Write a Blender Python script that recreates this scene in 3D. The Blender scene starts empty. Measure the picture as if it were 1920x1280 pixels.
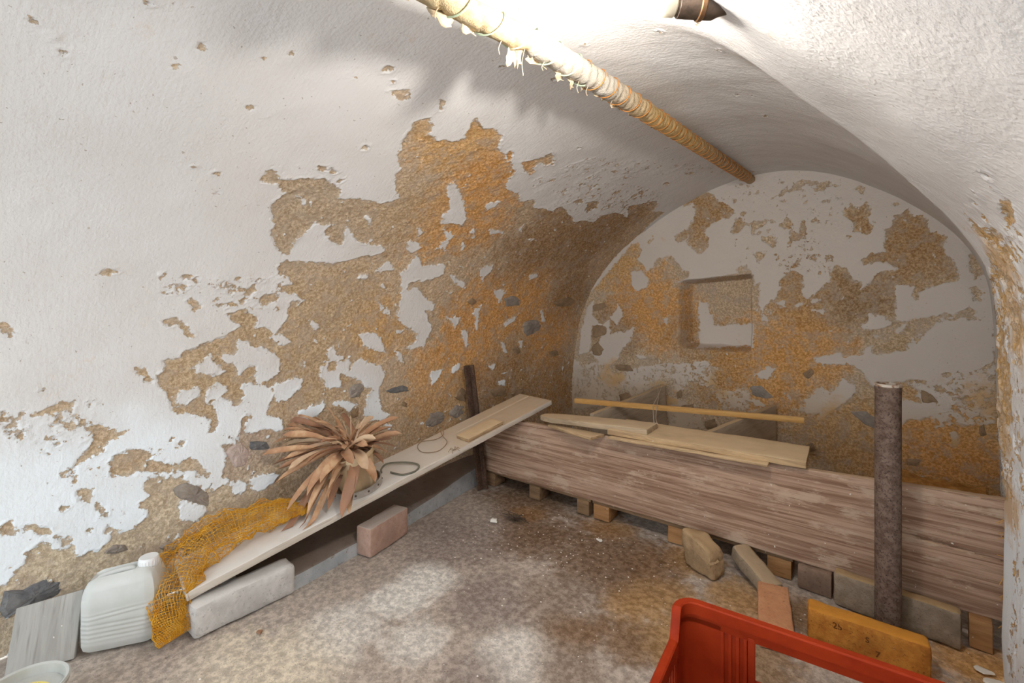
import bpy, bmesh, math, random
import numpy as np
from mathutils import Vector, Matrix
SC=bpy.context.scene; COL=SC.collection
# ---------------------------------------------------------------- camera, light, exposure
cam=bpy.data.objects.new('camera',bpy.data.cameras.new('camera')); COL.objects.link(cam); SC.camera=cam
cam.location=(0,0,1.10); cam.rotation_euler=(math.radians(90),0,math.radians(37.5))
cam.data.sensor_width=36; cam.data.lens=36*880/1920; cam.data.shift_y=-80/1920; cam.data.clip_start=.02
wd=bpy.data.worlds.new('sky'); SC.world=wd; wd.use_nodes=True
wd.node_tree.nodes['Background'].inputs[0].default_value=(.83,.93,1,1)
wd.node_tree.nodes['Background'].inputs[1].default_value=3.5
SC.view_settings.view_transform='Standard'; SC.view_settings.look='None'
SC.view_settings.exposure=0.05; SC.view_settings.gamma=1; SC.view_settings.use_curve_mapping=False
SC.cycles.max_bounces=6; SC.cycles.diffuse_bounces=4; SC.cycles.use_adaptive_sampling=True; SC.cycles.adaptive_threshold=.05; SC.cycles.sample_clamp_indirect=6
BULB=700.0
# ---------------------------------------------------------------- section of the vault
CAM_H=1.10; YAW=math.radians(37.5); FPX=880.0; HOR=560.0
FAR=3.2
_pts=np.array([(-1.862,0),(-1.858,.35),(-1.845,.65),(-1.80,.90),(-1.715,1.12),(-1.585,1.315),(-1.36,1.52),(-1.12,1.675),
 (-.85,1.80),(-.62,1.855),(-.39,1.855),(-.18,1.80),(.01,1.70),(.184,1.57),(.32,1.43),(.41,1.28),(.455,1.1),(.475,.75),(.482,.4),(.485,0)])
def _spline(p,n=24):
    q=np.vstack([2*p[0]-p[1],p,2*p[-1]-p[-2]]); out=[]
    for i in range(1,len(q)-2):
        a,b,c,d=q[i-1],q[i],q[i+1],q[i+2]
        for t in np.arange(n)/n:
            out.append(.5*(2*b+(c-a)*t+(2*a-5*b+4*c-d)*t*t+(3*b-a-3*c+d)*t**3))
    out.append(q[-2]); return np.array(out)
_c=_spline(_pts)
for _k in range(40):
    _c[1:-1]=.25*_c[:-2]+.5*_c[1:-1]+.25*_c[2:]
_sl=np.concatenate([[0],np.cumsum(np.hypot(*np.diff(_c,axis=0).T))])
SLEN=float(_sl[-1])
S_CROWN=float(_sl[np.argmax(_c[:,1])])
def sstep(a,b,x):
    t=np.clip((x-a)/(b-a),0,1); return t*t*(3-2*t)
def vault(s,y):
    """point of the plaster skin of the barrel vault: s = metres along the section from the left floor line, y = metres into the room"""
    s=np.asarray(s,float); y=np.asarray(y,float)
    x=np.interp(s,_sl,_c[:,0]); z=np.interp(s,_sl,_c[:,1])
    e=.012
    tx=np.interp(s+e,_sl,_c[:,0])-np.interp(s-e,_sl,_c[:,0]); tz=np.interp(s+e,_sl,_c[:,1])-np.interp(s-e,_sl,_c[:,1])
    L=np.hypot(tx,tz)+1e-9; nx,nz=tz/L,-tx/L          # points into the room
    q=(s-S_CROWN)/(SLEN-S_CROWN)
    rr=sstep(0.0,.45,q)
    dxl=-.085*(FAR-y); dxr=-.125*(FAR-np.maximum(y,1.9))
    x=x+dxl*(1-rr)+dxr*rr
    yr=1.48+.50*sstep(.05,.55,q)+.04*sstep(.5,.8,q)
    amp=.085*sstep(.02,.30,q)-.060*sstep(.36,.56,q)
    w=.34-.24*sstep(.30,.70,q)
    p=amp*sstep(0,1,(yr-y)/w)*(q>0)
    return x+nx*p, y, z+nz*p, nx, nz

LEFT_PATCHES=[('P',60,[(728,1644),(738,1699),(777,1654),(836,1664),(915,1694),(994,1649),(1009,1614),(1108,1624),(1182,1624),(1246,1664),(1212,1704),(1162,1755),(1157,1810),(1118,1866),(1098,1926),(1083,1987),(1073,2037),(1103,2067),(1142,2042),(1162,2002),(1212,1987),(1281,2002),(1300,2032),(1281,2088),(1271,2123),(1335,2098),(1370,2118),(1444,2098),(1488,2032),(1577,1997),(1651,1962),(1671,1982),(1676,1926),(1690,1871),(1730,1836),(1809,1836),(1878,1790),(1957,1815),(1991,1770),(2110,1770),(2268,1765),(2317,1634),(2421,1669),(2450,1750),(2618,1760),(2761,1866),(3156,1836),(3250,1694),(3250,1034),(3250,529),(3250,514),(970,782),(950,963),(989,1034),(1014,1079),(1044,1109),(985,1150),(980,1190),(955,1215),(920,1235),(906,1271),(920,1311),(886,1336),(846,1382),(832,1422),(832,1457),(797,1513),(797,1558),(817,1593),(787,1624)]),
('P',60,[(965,807),(3250,555),(3235,131),(3102,0),(2051,0),(1014,0),(703,0),(629,217),(792,413)]),
('P',60,[(2288,1669),(2144,1795),(2199,1820),(2411,1730),(2475,1755),(2589,1720),(2564,1815),(2677,1871),(2835,1856),(2727,1946),(2855,2042),(2939,2032),(3008,1962),(3136,1992),(3186,1674),(3211,1316),(2880,1240)]),
('P',60,[(2391,1820),(2362,1871),(2362,1911),(2411,1921),(2445,1891),(2426,1841)]),
('P',60,[(2233,1866),(2253,1891),(2273,1876),(2258,1856)]),
('P',60,[(2332,1881),(2406,1926),(2470,1866),(2431,1815)]),
('P',60,[(1690,1972),(1646,2017),(1715,2057),(1735,2113),(1774,2103),(1809,2062),(1799,2032),(1745,2047),(1730,1967)]),
('P',60,[(1740,1967),(1740,1992),(1764,1982),(1759,1962)]),
('P',60,[(1547,2017),(1542,2047),(1577,2022),(1582,1997)]),
('P',60,[(876,1735),(911,1745),(945,1730),(935,1720),(896,1725)]),
('P',60,[(975,1876),(994,1876),(994,1861),(985,1856)]),
('P',60,[(2228,1876),(2268,1911),(2302,1881),(2283,1851)]),
('P',60,[(920,2113),(970,2133),(999,2108),(960,2098)]),
('P',60,[(1083,2153),(1103,2148),(1118,2118)]),
('P',60,[(1019,1104),(989,1119),(985,1044),(975,978),(960,938),(930,983),(871,993),(876,1029),(822,1074),(762,1054),(792,1024),(812,998),(792,973),(723,948),(679,923),(639,918),(624,888),(585,877),(590,847),(565,827),(570,797),(595,761),(609,721),(609,686),(644,671),(674,666),(703,651),(738,620),(738,575),(767,565),(846,514),(807,509),(777,524),(797,459),(787,393),(772,333),(738,333),(669,403),(619,434),(540,449),(535,419),(550,378),(526,363),(545,318),(516,282),(481,282),(437,318),(427,292),(1088,45)]),
('P',60,[(338,731),(308,756),(318,766),(353,761),(343,721),(373,691),(412,666),(447,640),(501,640),(486,625),(437,610),(432,570),(397,565),(373,555),(353,535),(363,514),(348,474),(338,529),(348,550),(368,580),(392,605),(397,640),(373,666),(353,706)]),
('P',60,[(229,746),(269,746),(308,766),(318,741),(269,726),(244,726)]),
('P',60,[(447,555),(481,565),(530,560),(570,529),(540,519),(535,494),(506,474),(447,489),(442,529)]),
('P',60,[(540,514),(595,494),(639,484),(679,504),(733,444),(733,419),(693,444),(639,444),(595,464),(550,474)]),
('P',60,[(274,625),(303,600),(294,590),(274,610)]),
('P',60,[(353,469),(392,454),(387,413),(363,434)]),
('P',60,[(412,398),(432,363),(417,353)]),
('P',60,[(205,741),(224,731),(215,716),(205,721)]),
('P',60,[(614,590),(624,580),(614,575)]),
('P',60,[(639,555),(659,560),(654,524)]),
('P',60,[(313,424),(333,413),(323,403)]),
('P',60,[(481,353),(491,353),(481,338)]),
('P',60,[(368,1200),(382,1215),(397,1225),(427,1215),(407,1205),(382,1200)]),
('P',60,[(560,1034),(600,1039),(639,1014),(664,973),(649,958),(614,1009),(575,1003)]),
('P',60,[(629,1109),(649,1114),(674,1094),(649,1069)]),
('P',60,[(713,1094),(772,1109),(782,1094),(743,1084)]),
('P',60,[(856,1119),(901,1140),(935,1125),(935,1104),(881,1089)]),
('P',60,[(175,1034),(195,1039),(205,1009),(229,983),(229,973),(200,993),(175,1014)]),
('P',60,[(925,1180),(1004,1185),(1014,1140),(940,1150)]),
('P',60,[(812,1140),(841,1200),(846,1155),(827,1135)]),
('P',60,[(906,1266),(975,1286),(994,1210),(950,1215)]),
('P',60,[(634,1195),(654,1190),(654,1165)]),
('P',60,[(595,1205),(609,1210),(609,1185)]),
('P',60,[(555,1160),(565,1165),(565,1155)]),
('P',60,[(506,857),(526,857),(526,842),(511,842)]),
('P',60,[(792,1114),(812,1119),(817,1099),(807,1094)]),
('P',60,[(264,817),(279,817),(274,812)]),
('P',60,[(535,812),(550,807),(550,802)]),
('P',60,[(407,751),(422,746),(422,731)]),
('P',60,[(382,761),(392,761),(387,751)]),
('P',60,[(185,222),(205,227),(215,252),(239,272),(244,298),(264,318),(269,323),(289,313),(294,313),(308,292),(338,282),(348,287),(358,247),(363,232),(387,247),(412,242),(442,262),(442,303),(476,282),(506,282),(530,303),(545,313),(530,328),(545,343),(521,368),(530,368),(683,323),(565,0),(165,0)]),
('P',60,[(190,393),(205,413),(215,393),(210,373),(195,378)]),
('P',60,[(210,393),(298,358),(298,343),(294,338),(279,343),(254,368)]),
('P',60,[(298,328),(328,318),(353,303),(343,282),(318,287),(308,333)]),
('P',60,[(412,393),(427,383),(432,358),(417,358)]),
('P',60,[(476,353),(486,353),(486,338)]),
('P',60,[(382,318),(397,328),(392,308)]),
('P',60,[(200,277),(220,272),(210,267)]),
('S',-2,[(190,756),(229,721),(308,736),(373,666),(397,625),(348,610),(274,640),(229,651),(190,706)]),
('S',-6,[(540,1210),(679,1200),(994,1210),(1029,1074),(876,1074),(688,1114),(550,1145)]),
('S',-6,[(323,595),(456,575),(733,509),(733,408),(323,524)]),
('S',-8,[(1972,2153),(2426,2304),(3250,2617),(3250,2612),(1903,1866),(1829,1931)]),
('S',-6,[(1972,1941),(2431,2078),(2909,2133),(2895,2022),(2643,1770),(2130,1805)]),
('P',60,[(333,2108),(333,2103),(328,2098),(323,2098),(318,2098),(318,2108),(323,2113),(328,2113)]),
('P',60,[(170,1967),(170,1962),(165,1962),(165,1962),(165,1962),(165,1967),(165,1967),(170,1967)]),
('P',60,[(210,1946),(210,1941),(205,1941),(200,1941),(200,1941),(200,1946),(205,1952),(210,1952)]),
('P',60,[(224,1906),(224,1901),(224,1901),(220,1901),(220,1901),(220,1906),(220,1911),(224,1911)]),
('P',60,[(417,1967),(417,1962),(412,1957),(407,1957),(402,1962),(407,1967),(407,1972),(417,1972)]),
('P',60,[(447,2042),(447,2042),(447,2037),(442,2037),(442,2037),(442,2042),(442,2047),(447,2047)]),
('P',60,[(580,2073),(580,2067),(580,2062),(575,2062),(570,2067),(570,2073),(575,2073),(580,2073)]),
('P',60,[(629,2118),(629,2113),(624,2108),(619,2108),(619,2113),(619,2113),(619,2118),(624,2118)]),
('P',60,[(876,2183),(876,2178),(871,2173),(861,2168),(856,2173),(856,2183),(861,2189),(871,2189)]),
('P',60,[(915,2153),(920,2148),(915,2148),(911,2143),(906,2148),(906,2153),(911,2153),(911,2158)]),
('P',60,[(812,2108),(812,2108),(812,2108),(807,2108),(807,2108),(807,2108),(807,2113),(812,2113)]),
('P',60,[(609,1896),(609,1896),(609,1891),(605,1891),(600,1896),(605,1896),(605,1901),(609,1901)]),
('P',60,[(649,1886),(649,1881),(644,1881),(644,1881),(639,1886),(639,1886),(644,1886),(644,1886)]),
('P',60,[(609,1634),(605,1629),(605,1624),(600,1629),(595,1629),(595,1634),(600,1639),(605,1639)]),
('P',60,[(624,1558),(624,1558),(624,1553),(619,1553),(619,1558),(619,1558),(619,1563),(624,1563)]),
('P',60,[(994,1871),(994,1866),(989,1861),(980,1861),(975,1866),(975,1871),(980,1876),(989,1876)]),
('P',60,[(985,1704),(985,1699),(980,1694),(975,1694),(970,1699),(970,1704),(975,1704),(980,1704)]),
('P',60,[(540,1644),(540,1639),(540,1639),(535,1639),(530,1644),(535,1644),(535,1649),(540,1649)]),
('P',60,[(891,2420),(891,2420),(886,2420),(886,2415),(881,2420),(881,2420),(886,2420),(886,2426)]),
('P',60,[(1157,2365),(1157,2360),(1157,2360),(1152,2360),(1152,2360),(1152,2360),(1152,2365),(1152,2365)]),
('P',60,[(1379,2370),(1379,2365),(1379,2360),(1370,2360),(1365,2360),(1365,2365),(1365,2370),(1374,2370)]),
('P',60,[(1592,2345),(1592,2345),(1592,2340),(1582,2340),(1577,2340),(1577,2345),(1582,2345),(1587,2350)]),
('P',60,[(1360,2420),(1360,2420),(1360,2415),(1355,2415),(1355,2415),(1355,2415),(1355,2420),(1360,2420)]),
('P',60,[(1152,2995),(1157,2990),(1162,2985),(1167,2980),(1162,2980),(1157,2985),(1152,2990),(1147,2995)]),
('P',60,[(1261,2602),(1261,2602),(1261,2597),(1256,2597),(1256,2597),(1251,2602),(1256,2602),(1251,2607)]),
('P',60,[(2302,2395),(2307,2390),(2302,2385),(2292,2385),(2288,2385),(2283,2390),(2283,2395),(2297,2395)]),
('P',60,[(2292,2183),(2297,2178),(2288,2173),(2273,2173),(2268,2173),(2263,2178),(2273,2183),(2278,2189)]),
('P',60,[(2475,2360),(2470,2360),(2470,2355),(2460,2355),(2455,2355),(2455,2355),(2460,2360),(2460,2365)]),
('P',60,[(2732,2410),(2727,2410),(2727,2405),(2722,2400),(2707,2405),(2707,2405),(2712,2410),(2712,2415)]),
('P',60,[(2781,2340),(2786,2335),(2786,2325),(2766,2325),(2756,2325),(2742,2335),(2752,2340),(2771,2340)]),
('P',60,[(1848,2189),(1848,2183),(1848,2178),(1838,2178),(1829,2183),(1833,2183),(1833,2189),(1843,2189)]),
('P',60,[(1819,2874),(1829,2869),(1833,2859),(1833,2854),(1824,2854),(1804,2864),(1804,2869),(1809,2874)]),
('P',60,[(2051,2910),(2061,2905),(2070,2894),(2070,2889),(2061,2889),(2051,2894),(2041,2905),(2041,2910)]),
('P',60,[(955,3147),(955,3147),(965,3137),(970,3131),(965,3131),(960,3137),(955,3142),(950,3147)]),
('P',60,[(2253,2143),(2258,2133),(2253,2128),(2238,2128),(2223,2133),(2223,2138),(2228,2143),(2243,2143)]),
('P',60,[(2431,2239),(2431,2234),(2426,2229),(2406,2229),(2401,2229),(2396,2234),(2401,2239),(2411,2244)]),
('P',60,[(2756,2199),(2766,2189),(2756,2183),(2732,2183),(2722,2183),(2712,2194),(2722,2199),(2737,2204)]),
('P',60,[(1833,2057),(1833,2052),(1829,2047),(1814,2047),(1804,2052),(1804,2057),(1809,2062),(1824,2062)]),
('P',60,[(1764,1982),(1764,1977),(1750,1972),(1740,1967),(1730,1972),(1725,1982),(1735,1987),(1750,1987)]),
('P',60,[(2756,2315),(2761,2310),(2756,2304),(2742,2304),(2737,2304),(2732,2310),(2737,2315),(2742,2320)]),
('P',60,[(2569,2335),(2574,2330),(2574,2325),(2564,2325),(2559,2325),(2549,2330),(2554,2335),(2564,2335)]),
('P',60,[(1261,2834),(1266,2829),(1271,2824),(1266,2824),(1261,2824),(1256,2829),(1251,2834),(1256,2834)]),
('P',60,[(1370,2960),(1379,2955),(1384,2950),(1379,2950),(1374,2950),(1365,2955),(1360,2960),(1355,2965)]),
('P',60,[(1809,2925),(1819,2920),(1814,2920),(1814,2915),(1809,2915),(1809,2915),(1804,2920),(1804,2925)]),
('W',60,[(649,842),(693,867),(723,888),(762,837),(787,817),(758,802),(708,812),(674,832)]),
('W',60,[(753,882),(812,882),(817,953),(886,903),(980,857),(989,822),(989,777),(915,746),(896,766),(925,812),(871,827),(832,797),(807,847),(762,862)]),
('W',60,[(728,746),(753,777),(792,746),(787,721),(743,706),(728,706)]),
('W',60,[(738,691),(772,716),(827,676),(871,701),(841,756),(940,736),(970,686),(955,615),(871,615),(851,600),(846,550),(846,514),(767,575),(777,615)]),
('W',60,[(975,741),(1044,741),(1083,706),(1029,656),(985,666)]),
('W',60,[(639,761),(693,761),(693,731),(659,701),(619,701)]),
('W',60,[(876,605),(945,625),(999,570),(1009,514),(930,550),(891,540),(861,555)]),
('W',60,[(886,348),(960,353),(1004,333),(950,292),(901,292)]),
('W',60,[(639,343),(708,303),(738,267),(703,237),(654,262)]),
('W',60,[(693,519),(743,489),(787,509),(797,459),(787,393),(807,363),(753,328),(738,398),(708,459)]),
('W',60,[(807,363),(871,338),(876,298),(832,298)]),
('W',60,[(298,308),(303,333),(318,292),(308,292)]),
('W',60,[(649,333),(683,323),(683,277),(654,262),(644,272),(659,298)]),
('W',60,[(886,908),(915,903),(989,847),(980,827),(999,792),(960,761),(901,741)]),
('W',60,[(970,726),(1049,751),(1088,746),(1103,696),(1059,696),(1009,656),(980,676)]),
('W',60,[(901,741),(965,716),(970,666),(945,625),(901,651)]),
('W',60,[(906,630),(945,620),(1004,580),(1019,524),(906,550)]),
('W',60,[(1192,867),(1217,882),(1241,852),(1286,817),(1251,807),(1207,812)]),
('W',60,[(1167,787),(1202,807),(1212,766),(1246,761),(1241,807),(1300,817),(1320,797),(1310,761),(1335,807),(1399,802),(1399,782),(1493,756),(1513,711),(1488,651),(1493,555),(1508,519),(1552,494),(1518,479),(1444,494),(1404,529),(1424,620),(1444,645),(1374,696),(1345,711),(1271,741),(1276,681),(1212,686),(1182,741)]),
('W',60,[(1340,933),(1414,938),(1473,882),(1498,832),(1453,837),(1404,862),(1365,872)]),
('W',60,[(1804,686),(1888,696),(1873,651),(1819,615)]),
('W',60,[(1962,671),(2006,721),(2021,691)]),
('W',60,[(940,948),(985,963),(1019,918),(989,908)]),
('W',60,[(1088,595),(1197,630),(1217,600),(1177,565),(1138,550),(1133,529),(1088,540)]),
('W',60,[(1241,605),(1295,615),(1360,580),(1330,550),(1291,575)]),
('W',60,[(1972,938),(2046,908),(2061,832),(2041,827)]),
('W',60,[(2075,983),(2115,963),(2105,913)]),
('W',60,[(1878,988),(1957,988),(1932,938)]),
('W',60,[(1518,454),(1567,444),(1552,419)]),
('W',60,[(1537,953),(1582,943),(1562,923)]),
('W',60,[(1078,812),(1113,812),(1108,797),(1083,802)]),
('W',60,[(1562,832),(1597,807),(1621,761),(1577,787)]),
('W',60,[(1093,1003),(1138,988),(1123,973)]),
('W',60,[(920,1331),(930,1392),(960,1437),(985,1477),(1049,1483),(1029,1447),(1029,1437),(1083,1387),(1128,1382),(1098,1477),(1138,1452),(1182,1412),(1295,1402),(1330,1382),(1300,1351),(1246,1336),(1182,1321),(1118,1286),(1009,1296),(935,1291)]),
('W',60,[(1404,1795),(1434,1815),(1478,1775),(1552,1725),(1641,1629),(1656,1573),(1597,1583),(1537,1573),(1503,1609),(1518,1659)]),
('W',60,[(1414,1442),(1473,1447),(1518,1412),(1478,1372),(1453,1377)]),
('W',60,[(1463,1261),(1498,1311),(1498,1382),(1572,1311),(1705,1331),(1725,1271),(1651,1230),(1587,1225),(1532,1205),(1532,1170),(1592,1180),(1646,1145),(1735,1084),(1735,1049),(1676,1059),(1735,998),(1764,938),(1730,842),(1621,842),(1671,872),(1671,928),(1552,983),(1527,1029),(1518,1145)]),
('W',60,[(1942,1326),(2065,1316),(2026,1246)]),
('W',60,[(2164,1165),(2243,1180),(2263,1094)]),
('W',60,[(1853,1009),(1962,1003),(1927,943)]),
('W',60,[(1977,928),(2056,882),(2051,817)]),
('W',60,[(2041,1039),(2075,1069),(2115,918)]),
('W',60,[(1833,1578),(1942,1578),(1962,1558),(1873,1548)]),
('W',60,[(2026,1604),(2051,1644),(2090,1583)]),
('W',60,[(1379,1321),(1414,1281),(1360,1256),(1315,1266)]),
('W',60,[(1389,1210),(1424,1175),(1374,1185)]),
('W',60,[(1389,1109),(1473,1054),(1498,1019),(1424,1064)]),
('W',60,[(1088,1019),(1138,988),(1113,983)]),
('W',60,[(1730,1548),(1725,1588),(1759,1553),(1789,1498)]),
('W',60,[(866,1593),(881,1604),(906,1563),(896,1558)]),
('W',60,[(1162,1543),(1182,1538),(1197,1503)]),
('W',60,[(1256,1251),(1300,1251),(1295,1230),(1256,1220)]),
('W',60,[(2159,1543),(2228,1553),(2214,1528)]),
('W',60,[(1434,1518),(1468,1498),(1458,1472)]),
('W',60,[(1562,1538),(1646,1508),(1631,1477)]),
('W',60,[(1602,1462),(1636,1467),(1666,1412),(1631,1412)]),
('W',60,[(1715,1488),(1755,1452),(1755,1422)]),
('W',60,[(1784,1170),(1848,1165),(1824,1145)]),
('W',60,[(1685,1725),(1769,1770),(1730,1689)]),
('W',60,[(1947,1316),(2051,1341),(2065,1316),(2041,1271),(2036,1235),(2006,1256)]),
('W',60,[(2159,1175),(2258,1165),(2243,1094)]),
('W',60,[(2391,1286),(2465,1306),(2510,1286),(2431,1251)]),
('W',60,[(2663,1039),(2682,1039),(2756,948),(2727,958)]),
('W',60,[(1957,696),(2016,721),(2026,691),(1972,666)]),
('W',60,[(2352,565),(2421,565),(2421,529),(2376,540)]),
('W',60,[(2352,822),(2376,817),(2416,751),(2391,756)]),
('W',60,[(2337,953),(2445,1003),(2436,968),(2357,933)]),
('W',60,[(2243,676),(2317,681),(2307,640)]),
('W',60,[(1759,1266),(1814,1261),(1908,1210),(1908,1190),(1829,1215)]),
('W',60,[(2357,615),(2436,615),(2396,605)]),
('W',60,[(2520,817),(2554,817),(2559,766)]),
('W',60,[(2046,1059),(2085,1069),(2120,923),(2095,923)]),
('W',60,[(3215,1175),(3250,1215),(3250,1074),(3250,867),(3250,822),(3240,1029)]),
('P',60,[(1133,3671),(1113,3676),(1182,3706),(1202,3706)]),
('P',60,[(1212,3727),(1177,3737),(1231,3762),(1335,3782),(1310,3762)]),
('P',60,[(1330,3681),(1340,3696),(1389,3742),(1414,3737)]),
('P',60,[(1281,3681),(1261,3691),(1295,3696)]),
('P',60,[(1478,3686),(1503,3716),(1498,3777),(1572,3792),(1567,3757)]),
('P',60,[(1424,3686),(1404,3696),(1448,3696)]),
('P',60,[(1468,3807),(1483,3843),(1503,3837)]),
('S',-1,[(1493,3747),(1389,3772),(1246,3782),(1439,3883),(1582,4085),(3141,4236),(1755,3868)]),
('S',2,[(1705,3848),(1690,4014),(1789,4473),(3181,4901),(2914,4029)]),
('W',60,[(1710,4125),(1587,4110),(1680,4881),(1814,4967)]),
('S',-5,[(1740,4130),(1587,4110),(1680,4881),(1838,4982)])]
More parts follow.
